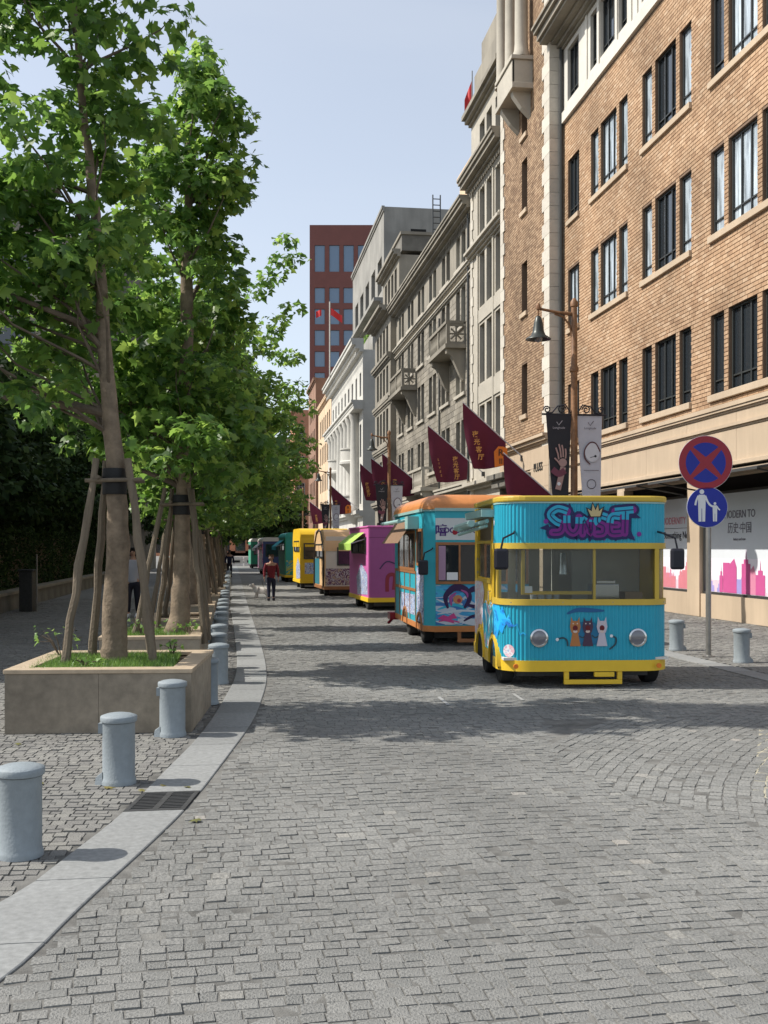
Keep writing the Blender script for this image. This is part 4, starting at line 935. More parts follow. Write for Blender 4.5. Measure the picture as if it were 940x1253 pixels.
mb = MB(); cornice(FF2, 88.4, 112.2, 22.2, [(.2,.3),(.3,.9)], mb); cornice(FF2, 88.5, 112.1, 30.0, [(.2,.1),(.25,.2)], mb); mb.build('upper_cornice', m_conc, bF, world=True)
mb = MB().box(11.7,89,18.3,12.6,112,20.0); mb.build('terrace_parapet', m_conc, bF, world=True)
mb = MB().box(17,95,30.45,24,108,31.2); mb.build('roof_plant', m_grey_dk, bF, world=True)
MB().box(14.9,88.55,27.4,16.2,88.6,28.6).build('side_window', m_dark, bF, world=True)
fl = leaf_cloud(np.stack([rng.uniform(11.6,12.3,700),rng.uniform(90,104,700),20.05+rng.uniform(0,.5,700)],1), .28, LEAF4)[0]
link('terrace_plants', np_mesh('terrace_plants', fl.reshape(-1,3), np.arange(2800).reshape(700,4), m_leaf), bF, world=True, kind='stuff')
f2 = empty('flagpole', (9.6, 108, 19), 0, 'white flagpole with two red flags on the cornice of the white building', 'flagpole')
MB().path([(9.7,107,18.9),(9.7,107,26.5)], .07, 8).build('pole', m_bank, f2, world=True)
for sx in (1, -1):
    mb = MB(); v = []
    for i in range(7):
        for j in range(4): v.append((9.75+sx*i*(.2 if sx > 0 else .09)+(.9*(sx<0)*-1), 107-.1*math.sin(i), 25.9-(sx<0)*.2-j*.24*(1 if sx>0 else .9)-i*.13*(1 if sx > 0 else .3)))
    mb.add(v, [(i*4+j,i*4+j+1,i*4+j+5,i*4+j+4) for i in range(6) for j in range(3)]); mb.build('flag', bpy.data.materials['red_flag'], f2, world=True)

# ---- H..: further street fronts
def simple_block(name, label, x, a0, a1, h, m, rows, w, wh, gap, depth=12, fm=None, cor=.6, gm=None, kind='x', cm=None, style='sash'):
    F = Fac('x', x); b = empty(name, (x, (a0+a1)/2, 0), 0, label, 'building')
    n = int((a1-a0-.8)/gap); ops = [(a0+.8+(i+.5)*gap-w/2, a0+.8+(i+.5)*gap+w/2, z, z+wh) for i in range(n) for z in rows]
    mb = MB(); holes(mb, F, a0, a1, 0, h, ops, .25); shell(mb, F, a0, a1, 0, h, depth, 0); mb.build('wall', m, b, world=True, fix=False)
    for o in ops: window(F, b, (o[0]+o[1])/2, o[2], w, wh, style, fm, gm, dep=.15)
    mb = MB(); cornice(F, a0-.1, a1+.1, h-.5, [(.2,cor*.4),(.2,cor),(.15,cor*1.1)], mb); mb.build('cornice', cm or m, b, world=True); return b, F
simple_block('tan_building', 'flat tan rendered building with rows of dark windows beyond the white one', 10.9, 118.5, 136.5, 19.2, m_tan, (1,5,8.4,11.8,15.2), 1.3, 2.2, 2.5, cor=.35)
MB().box(12.6,112.5,18.3,18,125,24).build('penthouse', m_tan, bpy.data.objects['tan_building'], world=True)
simple_block('brown_building', 'dark brown taller building wedged beyond the tan one', 10.6, 137, 150, 23.6, m_brown, (1,5,8.4,11.8,15.2,18.6), 1.2, 2.0, 2.6, cor=.3)
bI, _ = simple_block('brick_house', 'orange brick house with pale bands facing down the street end', 9.2, 160, 172, 22.4, m_redbrick, (1,5,9,13,17), 1.2, 2.2, 2.4, cor=.5, cm=m_brown)
FI = Fac('y', 160)
for x in (10.1, 12.2, 14.3):
    for z in (5, 9, 13, 17): window(FI, bI, x, z, 1.25, 2.4, 'grid', m_bank, dep=-.04)
for z in (3.8, 8.0, 12.2, 16.3): mb = MB(); FI.box(mb, 9.2, 18, z, z+.3, 0, .12); mb.build('stone_band', m_brown, bI, world=True)
simple_block('grey_house', 'narrow pale grey and brown house at the far end behind the tree tips', 6.9, 173, 186, 19.5, m_grey, (1,5,9,13), 1.2, 2.2, 2.4)
simple_block('red_house', 'dark red house at the end of the street behind the leaves', 5.3, 187, 205, 15, m_redbrick, (1,5,9), 1.2, 2.2, 2.4)
# tower, turned square to the camera
tb = empty('red_tower', (*at(418, 200), 0), -YAW, 'tall dark red office tower with big blue windows rising behind the street', 'tower')
FT = Fac('y', 0); Wt = 78/6.5; opt = []
x0t = -Wt/2*1.0; zrows = [(53.6,58.6)]+[(50.6-4.0*i-2.9, 50.6-4.0*i) for i in range(12)]
for xc in (388+3.3, 409.2, 426.7, 444.2):
    X = (xc-418)/6.5
    for z0, z1 in zrows: opt.append((X-.97, X+.97, z0, z1))
def px_t(x): return (x-418)/6.5
mb = MB(); holes(mb, FT, px_t(379), px_t(462), 0, 62.4, opt, .5); shell(mb, FT, px_t(379), px_t(462), 0, 62.4, 14, 0); mb.build('facade', m_redpanel, tb, fix=False)
tl = tb.location.copy(); tb.location = (0,0,0)
for o in opt: window(FT, tb, (o[0]+o[1])/2, o[2], 1.94, o[3]-o[2], 'plain', m_winframe, m_glass_blue, dep=.2)
tb.location = tl
# end of the street
eb, _ = simple_block('brick_house', 'low dark brick building closing the end of the street under the trees', -2, 214, 214.01, 1, m_brown, (), 1, 1, 1)
FEnd = Fac('y', 214); ope = [(x, x+2.0, z, z+2.8) for x in [-15+3.1*i for i in range(9)] for z in (.6,4.6,8.6)]
mb = MB(); holes(mb, FEnd, -18, 13, 0, 13, ope, .4); shell(mb, FEnd, -18, 13, 0, 13, 12, 0); mb.build('facade', m_redbrick, eb, world=True, fix=False)
for o in ope: window(FEnd, eb, (o[0]+o[1])/2, o[2], 2.0, 2.8, 'grid', m_bank if o[2] > 1 else m_winframe, dep=.3)
mb = MB(); FEnd.box(mb, -18.2, 13.2, 3.7, 4.2, 0, .5); FEnd.box(mb, -18.2, 13.2, 12.8, 13.4, 0, .8); mb.build('string_course', m_bank, eb, world=True)
# left: distant blocks above the park
lb = empty('grey_block', (-18, 60, 0), 0, 'flat-roofed grey building mostly hidden behind the near tree, left edge', 'building')
xe, ye = at(76, 52); FLb = Fac('y', 51.0); opl = [(xe-2.6-3.2*i, xe-.8-3.2*i, z, z+1.8) for i in range(5) for z in (3,6.6,10.2,13.6)]
mb = MB(); holes(mb, FLb, xe-18, xe, 0, 18.2, opl, .3); shell(mb, FLb, xe-18, xe, 0, 18.2, 20, 0); mb.build('wall', m_grey, lb, world=True, fix=False)
for o in opl: window(FLb, lb, (o[0]+o[1])/2, o[2], 1.8, 1.8, 'sash', dep=.2)
mb = MB(); FLb.box(mb, xe-18.2, xe+.3, 18.2, 18.7, -.4, .3); mb.build('roof_edge', m_grey_dk, lb, world=True)
l2 = empty('grey_block', (-14, 75, 0), 0, 'distant pale grey building corner glimpsed between the first two trees', 'building')
x2, y2 = at(176, 74); FL2 = Fac('y', y2); 
mb = MB(); holes(mb, FL2, x2-9, x2, 0, 21, [(x2-3,x2-1.2,z,z+1.8) for z in (6,10,14,17.5)], .3); shell(mb, FL2, x2-9, x2, 0, 21, 12, 0); mb.build('wall', m_grey_dk, l2, world=True, fix=False)
for z in (6,10,14,17.5): window(FL2, l2, x2-2.1, z, 1.8, 1.8, 'sash', dep=.2)
# ---------------------------------------------------------------- flat print helpers
def disc(mb, P, c, r, n=12, sx=1): mb.add([P(c[0]+r*sx*math.cos(2*math.pi*k/n), c[1]+r*math.sin(2*math.pi*k/n)) for k in range(n)], [tuple(range(n))])
def curve(pts, n=5):                                         # Catmull-Rom through the points
    q = [pts[0]]+list(pts)+[pts[-1]]; out = []
    for i in range(1, len(q)-2):
        for k in range(n):
            t = k/n; a, b, c, d = q[i-1], q[i], q[i+1], q[i+2]
            out.append(tuple(.5*(2*b[j]+(c[j]-a[j])*t+(2*a[j]-5*b[j]+4*c[j]-d[j])*t*t+(3*b[j]-a[j]-3*c[j]+d[j])*t**3) for j in (0,1)))
    return out+[pts[-1]]
def stroke(mb, P, pts, w, smooth_=True, taper=False):
    pts = curve(pts) if smooth_ and len(pts) > 2 else list(pts); n = len(pts); L = []; Rr = []
    for i, p in enumerate(pts):
        a = pts[max(i-1,0)]; b = pts[min(i+1,n-1)]; dx, dy = b[0]-a[0], b[1]-a[1]; l = math.hypot(dx,dy) or 1; nx, ny = -dy/l, dx/l
        h = w/2*(1 if not taper else (.25+.75*math.sin(math.pi*(i+.5)/n)))
        L.append((p[0]+nx*h,p[1]+ny*h)); Rr.append((p[0]-nx*h,p[1]-ny*h))
    v = [P(*q) for q in L]+[P(*q) for q in Rr]
    mb.add(v, [(i,i+1,n+i+1,n+i) for i in range(n-1)])
def Pf(y): return lambda x, z: (x, y, z)                      # on a front face (facing -y)
def Ps(x): return lambda y, z: (x, y, z)                      # on a left side (facing -x)
def decal(name, m, par, fn): mb = MB(); fn(mb); return mb.build(name, m, par, fix=False, kind=None)

def wheels(par, w, ys, r=.24, rimm=None):
    tyre = MB().lathe([(r*.62,-.075),(r*.9,-.085),(r*.98,-.07),(r,-.045),(r,.045),(r*.98,.07),(r*.9,.085),(r*.62,.075)], axis='x', n=24).mesh('tyre', m_tyre, True)
    rim = MB(); rim.lathe([(r*.60,-.05),(r*.62,-.07),(r*.5,-.05),(r*.2,-.03),(r*.16,-.06),(.01,-.065)], axis='x', n=20); rim.lathe([(r*.2,.02),(r*.6,.03)], axis='x', n=20)
    rm = rim.mesh('rim', rimm or m_rim, True)
    for y in ys:
        for s in (-1, 1):
            wh = link('wheel', tyre, par, loc=(s*(w/2-.13), y, r)); 
            if s > 0: wh.rotation_euler = (0,0,math.pi)
            link('rim', rm, wh)
def rr(w, r, y1, yoff=0, n=8):                                # plan outline: left side -> front -> right side, rounded front corners
    pts = [(-w/2, y1)]
    for k in range(n+1): a = math.pi+k*math.pi/2/n; pts.append((-w/2+r+r*math.cos(a), yoff+r+r*math.sin(a)))
    for k in range(n+1): a = 1.5*math.pi+k*math.pi/2/n; pts.append((w/2-r+r*math.cos(a), yoff+r+r*math.sin(a)))
    return pts+[(w/2, y1)]
def densify(pts, step):
    out = [pts[0]]
    for a, b in zip(pts, pts[1:]):
        l = math.hypot(b[0]-a[0], b[1]-a[1]); k = max(1, round(l/step)); out += [(a[0]+(b[0]-a[0])*i/k, a[1]+(b[1]-a[1])*i/k) for i in range(1,k+1)]
    return out
def band(mb, pts, z0, z1, th=.03, amp=0, out=0):              # upright skin following a plan outline
    n = len(pts); O = []; I = []
    for i, p in enumerate(pts):
        a = pts[max(i-1,0)]; b = pts[min(i+1,n-1)]; dx, dy = b[0]-a[0], b[1]-a[1]; l = math.hypot(dx,dy) or 1; nx, ny = dy/l*-1, dx/l
        nx, ny = -nx, -ny                                     # outwards for a left->front->right run
        o = out+(amp if i % 4 in (0,1) else -amp if amp else 0); O.append((p[0]-nx*-o, p[1]-ny*-o)); I.append((p[0]+nx*-th, p[1]+ny*-th))
    v = [(q[0],q[1],z0) for q in O]+[(q[0],q[1],z1) for q in O]+[(q[0],q[1],z0) for q in I]+[(q[0],q[1],z1) for q in I]
    f = []
    for i in range(n-1): f += [(i,i+1,n+i+1,n+i),(2*n+i,3*n+i,3*n+i+1,2*n+i+1),(n+i,n+i+1,3*n+i+1,3*n+i),(i,2*n+i,2*n+i+1,i+1)]
    f += [(0,n,3*n,2*n),(n-1,3*n-1,4*n-1,2*n-1)]
    return mb.add(v, f)
def mirror_on(par, x, y, z, s, m=None):
    m = m or m_black
    a = MB().path([(x,y,z),(x+s*.03,y-.12,z-.02),(x+s*.16,y-.16,z-.08),(x+s*.19,y-.16,z-.22)], .013, 6).build('mirror_arm', m, par, True)
    mb = MB(); mb.add([(p[0],p[1],p[2]) for p in [(x+s*.10,y-.20,z-.45),(x+s*.27,y-.20,z-.45),(x+s*.27,y-.13,z-.45),(x+s*.10,y-.13,z-.45),(x+s*.10,y-.20,z-.20),(x+s*.27,y-.20,z-.20),(x+s*.27,y-.13,z-.20),(x+s*.10,y-.13,z-.20)]],[(0,3,2,1),(4,5,6,7),(0,1,5,4),(1,2,6,5),(2,3,7,6),(3,0,4,7)])
    mb.build('wing_mirror', m, par, bevel=.03)
TM = {}
m_turq2 = flat('turquoise_corrugated', (.018,.33,.46), .38); m_paleg = flat('pale_green_metal', (.30,.48,.46), .4)
m_mur1 = mural('side_mural_blue', [(.02,.25,.55),(.03,.45,.7),(.05,.6,.75),(.7,.72,.75),(.65,.3,.45),(.02,.2,.5)], 2.2, 2.5, seed=1)
m_mur2 = mural('side_mural_pale', [(.6,.6,.62),(.65,.4,.45),(.7,.7,.72),(.4,.45,.6),(.66,.6,.6)], 6, 2, seed=2)
m_mur3 = mural('front_mural_street', [(.04,.22,.5),(.05,.38,.62),(.04,.30,.58),(.45,.52,.62),(.03,.16,.42),(.10,.42,.6),(.25,.2,.5)], 1.3, 1.2, seed=3, stretch=(1,1,3))
m_mur4 = mural('scribble_mural', [(.7,.72,.75),(.05,.05,.2),(.6,.62,.7),(.15,.3,.6),(.7,.7,.75),(.5,.1,.3)], 5, 3, seed=4)
m_mur5 = mural('purple_mural', [(.50,.15,.42),(.47,.13,.39),(.52,.17,.45),(.10,.28,.45),(.50,.15,.42)], 1.6, 2, seed=9)
m_mur6 = mural('peach_mural', [(.35,.25,.17),(.5,.4,.3),(.10,.02,.08),(.45,.42,.42),(.12,.03,.1),(.5,.36,.22)], 3.2, 3, seed=6)
m_mur7 = mural('red_mural', [(.5,.05,.12),(.08,.1,.25),(.55,.15,.3),(.6,.5,.45),(.1,.3,.4),(.45,.04,.1)], 2.4, 3, seed=7)
m_cream = flat('cream_cloth', (.66,.60,.48), .8)
m_int = flat('trailer_interior', (.62,.60,.55), .7)

def at_t(t, x): return at(x, t)
# ---------------------------------------------------------------- trailer 1: turquoise and yellow, corrugated front
x1, y1 = at(719, 12.62); T1 = empty('food_trailer', (x1, y1, 0), -R(4.9), 'turquoise corrugated food trailer with yellow trim, graffiti and three singing cats on its front', 'food trailer', 'food trailers parked along the street')
w, L = 2.05, 2.25; out = rr(w, .36, .62)
lo = MB(); band(lo, densify(out, .0115), .33, .985, .03, .0045); lo.build('lower_panel', m_turq2, T1)
up = MB(); band(up, densify(out, .0115), 1.725, 2.215, .03, .0045); up.build('upper_panel', m_turq2, T1)
bp = MB(); band(bp, out, .20, .33, .05, 0, .012); bp.build('bumper', m_yel, T1, True)
for z0, z1, o, m in ((.985,1.055,.022,m_yel2),(1.655,1.725,.018,m_yel2)): b = MB(); band(b, out, z0, z1, .06, 0, o); b.build('trim_rail', m, T1, True)
b = MB(); b.prism([(p[0]*1.02, p[1]-.025) for p in rr(w, .36, L)], 2.215, 2.285); b.build('roof', m_yel2, T1, bevel=.018)
b = MB(); band(b, out, 2.195, 2.214, .02, 0, .012); b.build('gutter', m_paleg, T1, True)
for nm, pts in (('windscreen', [(-w/2+.36+.0,.0),(w/2-.36,.0)]),): pass
g = MB(); band(g, rr(w-.03, .345, .62, .015), 1.055, 1.655, .008); g.build('windscreen', m_tglass, T1, True)
for xa, xb, ya, yb in ((-w/2+.0,-w/2+.05,.34,.46),(w/2-.05,w/2,.34,.46),(w/2-.20,w/2-.15,.03,.07),(.075,.105,.022,.06)):
    MB().box(xa, ya, 1.055, xb, yb, 1.655).build('window_post', m_yel2, T1)
b = MB(); b.box(-.78,.06,1.11,.07,.09,1.15).box(-.78,.06,1.15,-.74,.09,1.64); b.build('sliding_window_frame', m_yel2, T1)
b = MB(); b.box(-.74,.075,1.15,.065,.082,1.64); b.build('sliding_pane', m_tglass, T1)
# interior and walls
b = MB(); b.box(-w/2+.03,.05,.33,w/2-.03,L-.03,.36); b.build('floor', m_int, T1)
b = MB()
b.box(-w/2,.62,.33,-w/2+.03,L,1.28).box(-w/2,.62,1.28,-w/2+.03,.80,2.2).box(-w/2,1.95,1.28,-w/2+.03,L,2.2)
b.build('side_wall', m_yel, T1)
b = MB(); b.box(w/2-.03,.62,.33,w/2,L,2.21); b.build('side_wall', m_yel, T1)
b = MB(); b.box(-w/2+.03,L-.04,.36,-.9,L,2.21).box(.05,L-.04,.36,w/2-.03,L,2.21).box(-.9,L-.04,.36,.05,L,1.05).box(-.9,L-.04,1.72,.05,L,2.21); b.build('rear_wall', m_int, T1)
b = MB(); b.box(.10,1.2,.36,w/2-.04,1.25,2.2); b.build('partition', m_int, T1)
b = MB(); b.box(-.9,.35,.92,.9,.8,.97); b.build('counter', flat('counter_brown', (.12,.06,.03)), T1)
for i, xx in enumerate((-.70,-.56,-.40,-.20,-.05)): MB().box(xx,1.45+.05*i,.98,xx+(.10,.09,.14,.11,.07)[i],1.47+.05*i,2.15).build('pale_curtain_strip', m_cream, T1)  # pale curtain-like strips added to brighten the view through the windscreen
b = MB(); b.path([(.0,1.3,1.6),(.0,1.3,1.32)], [.05,.075], 10); b.build('paper_lantern', m_chrome, T1, True)
b = MB(); b.box(-w/2+.008,.8,1.28,-w/2+.014,1.95,1.72); b.build('door_pane', m_tglass, T1)
b = MB(); b.box(-w/2-.012,.76,1.26,-w/2,.80,1.76).box(-w/2-.012,1.95,1.26,-w/2,1.99,1.76).box(-w/2-.012,.80,1.72,-w/2,1.95,1.76).box(-w/2-.014,.76,1.22,-w/2,1.99,1.26); b.build('door_frame', m_yel2, T1)
b = MB(); b.box(-w/2-.006,2.02,.36,-w/2,2.035,1.98).box(-w/2-.006,.70,.36,-w/2,.715,1.98).box(-w/2-.006,.715,.95,-w/2,2.02,.96); b.build('panel_seam', m_yel2, T1)
def arch(par, ys, z=.24, r=.31, x=-w/2, m=m_yel):
    for yc in ys:
        b = MB(); n = 12
        o = [(yc+r*1.16*math.cos(math.pi*k/n), z+r*1.16*math.sin(math.pi*k/n)) for k in range(n+1)]; i_ = [(yc+r*math.cos(math.pi*k/n), z+r*math.sin(math.pi*k/n)) for k in range(n+1)]
        v = [(x-.03,*p) for p in o]+[(x-.03,*p) for p in i_]+[(x+.05,*p) for p in o]+[(x+.05,*p) for p in i_]; q = n+1; f = []
        for k in range(n): f += [(k,k+1,q+k+1,q+k),(q+k,q+k+1,3*q+k+1,3*q+k),(k,2*q+k,2*q+k+1,k+1)]
        b.add(v, f).build('wheel_arch', m, par, True)
        b = MB(); b.add([(x-.004,yc-r,.21),(x-.004,yc+r,.21)]+[(x-.004,*p) for p in i_],[tuple(range(q+2))]); b.build('arch_recess', m_dark, par, fix=False)
arch(T1, (.56, 1.66))
b = MB(); b.box(-w/2-.014,.88,.22,-w/2+.02,1.34,.36).box(-w/2-.014,1.99,.22,-w/2+.02,L,.36); b.build('side_skirt', m_yel, T1)
b = MB(); b.add([(-w/2-.005,y,z) for y,z in [(.63,.62),(.64,.95),(.8,1.0),(1.0,.93),(1.2,1.0),(1.45,.92),(1.5,.75),(1.38,.5),(1.28,.38),(1.0,.38),(.9,.5),(.8,.6)]],[tuple(range(12))]); b.build('side_mural', m_mur1, T1, fix=False)
b = MB(); b.add([(-w/2-.007,y,z) for y,z in [(1.55,.65),(1.45,.9),(1.35,1.1),(1.5,1.22),(1.9,1.25),(2.2,1.2),(2.2,.5),(2.02,.45),(1.85,.64)]],[tuple(range(9))]); b.build('side_mural', m_mur2, T1, fix=False)
# front corner splash painted round the left corner
b = MB(); pts = [(p[0],p[1]) for p in densify(out, .03)]
zz = lambda i: .42+.10*math.sin(i*.9)+.012*i; k0 = 4
rows_ = [i for i in range(0, 24)]
v = []; 
for i in rows_:
    p = pts[i]; a = pts[max(i-1,0)]; c = pts[i+1]; dx, dy = c[0]-a[0], c[1]-a[1]; l = math.hypot(dx,dy); nx, ny = dy/l, -dx/l; nx, ny = -abs(nx), -abs(ny)
    top = (.97 if i < 13 else .97-.035*(i-13)+.05*math.sin(i*2.3)); bot = .40+.02*i+.04*math.sin(i*1.7)
    v += [(p[0]+nx*.008, p[1]+ny*.008, min(bot, top-.02)), (p[0]+nx*.008, p[1]+ny*.008, top)]
b.add(v, [(2*i,2*i+2,2*i+3,2*i+1) for i in range(len(rows_)-1)]); b.build('corner_mural', mural('splash_blue', [(.01,.15,.5),(.01,.3,.7),(.02,.42,.75),(.01,.2,.6),(.03,.5,.75)], 3, 2, seed=5), T1, fix=False)
b = MB(); disc(b, lambda x, z: (-w/2+.10+x, .10-x*.8, z), (0,.44), .075, 14, .8); b.build('corner_blossom', m_mur2, T1, fix=False)
# awning gear above the side hatch
b = MB()
b.box(-w/2-.16,.55,2.05,-w/2,L-.15,2.14).path([(-w/2-.08,.62,2.0),(-w/2-.30,1.6,1.90)],.03,6).path([(-w/2-.08,.66,1.94),(-w/2-.32,1.5,1.84)],.022,6).path([(-w/2-.26,.75,1.97),(-w/2-.28,2.1,1.94)],.045,8)
b.build('awning_arm', m_paleg, T1)
for s in (-1, 1): mirror_on(T1, s*(w/2-.16), .06, 1.86, s)
for s in (-.585, .60):
    MB().lathe([(.105,.02),(.112,-.015),(.108,-.028),(.088,-.034),(.082,-.028)], (s,-.004,.60), 24, 'y').build('headlight_ring', m_chrome, T1, True)
    MB().lathe([(.083,-.026),(.06,-.034),(.02,-.038)], (s,-.006,.60), 20, 'y').build('headlight', m_lens, T1, True)
b = MB(); b.box(-.28,.0,.045,.42,.05,.10).box(-.28,.0,.10,-.22,.05,.20).box(.36,.0,.10,.42,.05,.20).box(.08,-.02,.135,.32,.03,.19); b.build('hitch_frame', m_yel, T1, bevel=.006)
b = MB(); b.box(-.8,.25,.12,.8,.33,.2).box(-.5,.34,.14,-.42,2.1,.199).box(.42,.34,.14,.5,2.1,.199).box(-.85,.51,.2,.85,.61,.26).box(-.85,1.61,.2,.85,1.71,.26); b.build('chassis', m_iron, T1)
wheels(T1, w, (.56, 1.66))
b = MB(); b.box(-.74,.055,1.13,-.65,.06,1.21); b.build('price_tag', m_wht, T1)
MB().box(.18,.42,.97,.50,.72,1.22).box(.22,.44,1.22,.46,.6,1.27).build('drink_machine', m_chrome, T1, bevel=.01)
for q_ in range(4): MB().lathe([(.035,.97),(.04,1.08),(.042,1.09)], (-.55+.1*q_,.5+.02*q_,0), 10).build('paper_cup', m_wht, T1, True)
MB().box(.58,.45,.97,.80,.7,1.12).build('cardboard_box', flat('cardboard', (.32,.20,.10), .8), T1)
for zz in (.36, .98): pass
for xx in (-.92, -.3, .3, .92): MB().lathe([(.006,-.012),(.008,-.008),(.008,0)], (xx,-.012,1.02), 6, 'y').build('trim_screw', m_chrome, T1)
MB().box(-.16,.058,.232,.12,.062,.30).build('blank_plate', m_wht, T1) if False else None
for xx in (-.86, .86):
    MB().lathe([(.028,-.02),(.03,-.005),(.03,.0)], (xx,-.006,.265), 12, 'y').build('marker_lamp', m_orange, T1, True)
for zz_ in (.42, .60): MB().box(-w/2-.012,1.93,zz_+.9,-w/2,1.99,zz_+.93).build('hinge', m_steel, T1)
MB().path([(-w/2-.03,.83,1.12),(-w/2-.03,.83,1.0)],.01,6).box(-w/2-.03,.82,1.11,-w/2,.84,1.13).box(-w/2-.03,.82,.99,-w/2,.84,1.01).build('door_handle', m_chrome, T1)
# graffiti lettering: dark outline strokes below, turquoise tops and purple bottoms above
gs = [  # S U N S E T as loose strokes in front coordinates
 [(-.26,2.10),(-.40,2.13),(-.50,2.06),(-.42,1.98),(-.33,1.94),(-.36,1.86),(-.47,1.85)],
 [(-.27,2.05),(-.26,1.90),(-.18,1.84),(-.11,1.90),(-.10,2.03)],
 [(-.05,1.83),(-.03,2.00),(.07,1.84),(.09,2.00)],
 [(.29,2.03),(.18,2.05),(.16,1.97),(.25,1.92),(.24,1.84),(.14,1.83)],
 [(.47,2.04),(.35,2.03),(.34,1.85),(.48,1.84)], [(.35,1.94),(.44,1.94)],
 [(.40,2.10),(.66,2.12)], [(.55,2.10),(.54,1.84)]]
ox = -.02
def gr(mb, y, wd, sel=None, dx=0):
    for i, s in enumerate(gs):
        ss = [(p[0]*.86+ox+dx, p[1]) for p in s]
        stroke(mb, Pf(y-.0004*i), ss, wd)
        for e in (ss[0], ss[-1]): disc(mb, Pf(y-.0004*i-.0002), e, wd/2, 10)
decal('graffiti_outline', flat('graffiti_navy', (.01,.012,.09)), T1, lambda mb: gr(mb, -.009, .15))
decal('graffiti_fill', flat('graffiti_purple', (.17,.012,.20)), T1, lambda mb: gr(mb, -.0135, .085))
def upper(mb):
    for i, s in enumerate(gs):
        c = [p for p in curve([(p[0]*.86+ox, p[1]) for p in s])]; run = []
        for p in c+[(0,0)]:
            if p[1] > 1.95: run.append(p)
            else:
                if len(run) > 1: stroke(mb, Pf(-.0178-.0004*i), run, .086, False)
                run = []
decal('graffiti_fill', flat('graffiti_cyan', (.02,.34,.52)), T1, upper)
def shine(mb):
    for i, s in enumerate(gs): stroke(mb, Pf(-.0225-.0003*i), [(p[0]*.86+ox, p[1]) for p in s], .012)
decal('graffiti_inner_line', bpy.data.materials['graffiti_navy'], T1, shine)
def crown(mb): mb.poly([Pf(-.027)(x+.075, z) for x, z in [(-.04,2.04),(.07,2.04),(.10,2.14),(.055,2.10),(.045,2.18),(.015,2.11),(-.02,2.19),(-.03,2.10),(-.08,2.13)]])
decal('graffiti_crown', flat('graffiti_sand', (.50,.40,.20)), T1, crown)
decal('graffiti_crown_outline', m_black, T1, lambda mb: mb.poly([Pf(-.0255)(x+.075, z) for x, z in [(-.055,2.03),(.085,2.03),(.125,2.165),(.065,2.125),(.05,2.205),(.012,2.14),(-.02,2.215),(-.045,2.125),(-.105,2.15)]]))
decal('graffiti_spike', bpy.data.materials['graffiti_navy'], T1, lambda mb: [mb.poly([Pf(-.0082-.0002*i)(ox+p[0]*.9, p[1]) for p in q]) for i, q in enumerate([[(-.50,1.95),(-.62,1.90),(-.47,1.86)],[(-.30,2.08),(-.22,2.20),(-.14,2.06)],[(-.42,2.10),(-.30,2.20),(-.26,2.08)],[(.60,2.12),(.74,2.02),(.58,2.02)],[(.50,1.80),(.66,1.75),(.58,1.92)],[(.0,1.84),(.05,1.735),(.14,1.84)],[(-.2,1.83),(-.12,1.75),(-.08,1.86)],[(.3,1.83),(.4,1.745),(.46,1.84)]])])
decal('graffiti_splash', flat('graffiti_purple2', (.17,.02,.25)), T1, lambda mb: [disc(mb, Pf(-.0085-.0002*i), c, r, 10) for i, (c, r) in enumerate([((-.46,1.80),.022),((-.40,1.79),.012),((.55,1.79),.016),((.62,1.83),.03),((.2,1.77),.015),((-.5,1.98),.03)])])
# three singing cats
cx0 = .0
for i, (cxx, col, col2) in enumerate([(-.15,(.40,.16,.05),(.20,.08,.03)),(.0,(.06,.03,.06),(.03,.015,.04)),(.17,(.50,.46,.52),(.25,.22,.3))]):
    cm = flat('cat_paint_%s' % ('ginger','black','white')[i], col); q = Pf(-.012-.003*i)
    def cat(mb, cxx=cxx, q=q):
        mb.poly([q(cxx+x, z) for x, z in [(-.065,.50),(.065,.50),(.045,.60),(.03,.68),(-.03,.68),(-.045,.60)]])
    decal('cat_body', cm, T1, cat)
    q2 = Pf(-.0135-.003*i)
    decal('cat_head', cm, T1, lambda mb, cxx=cxx, q2=q2: mb.poly([q2(cxx+x*.9, z) for x, z in [(-.05,.66),(.05,.66),(.072,.73),(.06,.79),(.055,.85),(.03,.80),(-.03,.80),(-.055,.85),(-.06,.79),(-.072,.73)]]))
    q3 = Pf(-.0145-.003*i)
    decal('cat_mouth', flat('cat_mouth_%d' % i, (.12,.005,.01)), T1, lambda mb, cxx=cxx, q3=q3: disc(mb, q3, (cxx,.715), .034, 12, .9))
    decal('cat_face_mark', flat('cat_mark_%d' % i, (.62,.50,.45)), T1, lambda mb, cxx=cxx, q3=q3: (disc(mb, q3, (cxx,.675), .018, 8, 1.5), disc(mb, q3, (cxx-.025,.768), .009, 6), disc(mb, q3, (cxx+.025,.768), .009, 6)))
decal('painted_swoosh', flat('swoosh_blue', (.01,.10,.25)), T1, lambda mb: stroke(mb, Pf(-.009), [(-.25,.885),(-.12,.93),(.05,.925),(.2,.92)], .055, True, True))
decal('painted_halo', flat('halo_blue', (.01,.14,.27)), T1, lambda mb: mb.poly([Pf(-.0095)(x, z) for x, z in [(-.13,.52),(.15,.52),(.14,.66),(.09,.78),(-.08,.79),(-.12,.66)]]))
decal('cat_tail', flat('tail_ink', (.02,.05,.07)), T1, lambda mb: (stroke(mb, Pf(-.010), [(-.24,.50),(-.25,.57),(-.30,.60),(-.37,.58)], .02), stroke(mb, Pf(-.0105), [(.26,.46),(.33,.52),(.34,.59),(.29,.62)], .02), stroke(mb, Pf(-.011), [(-.10,.62),(-.06,.60),(-.02,.63)], .015), stroke(mb, Pf(-.0112), [(.05,.63),(.09,.60),(.13,.62)], .015)))
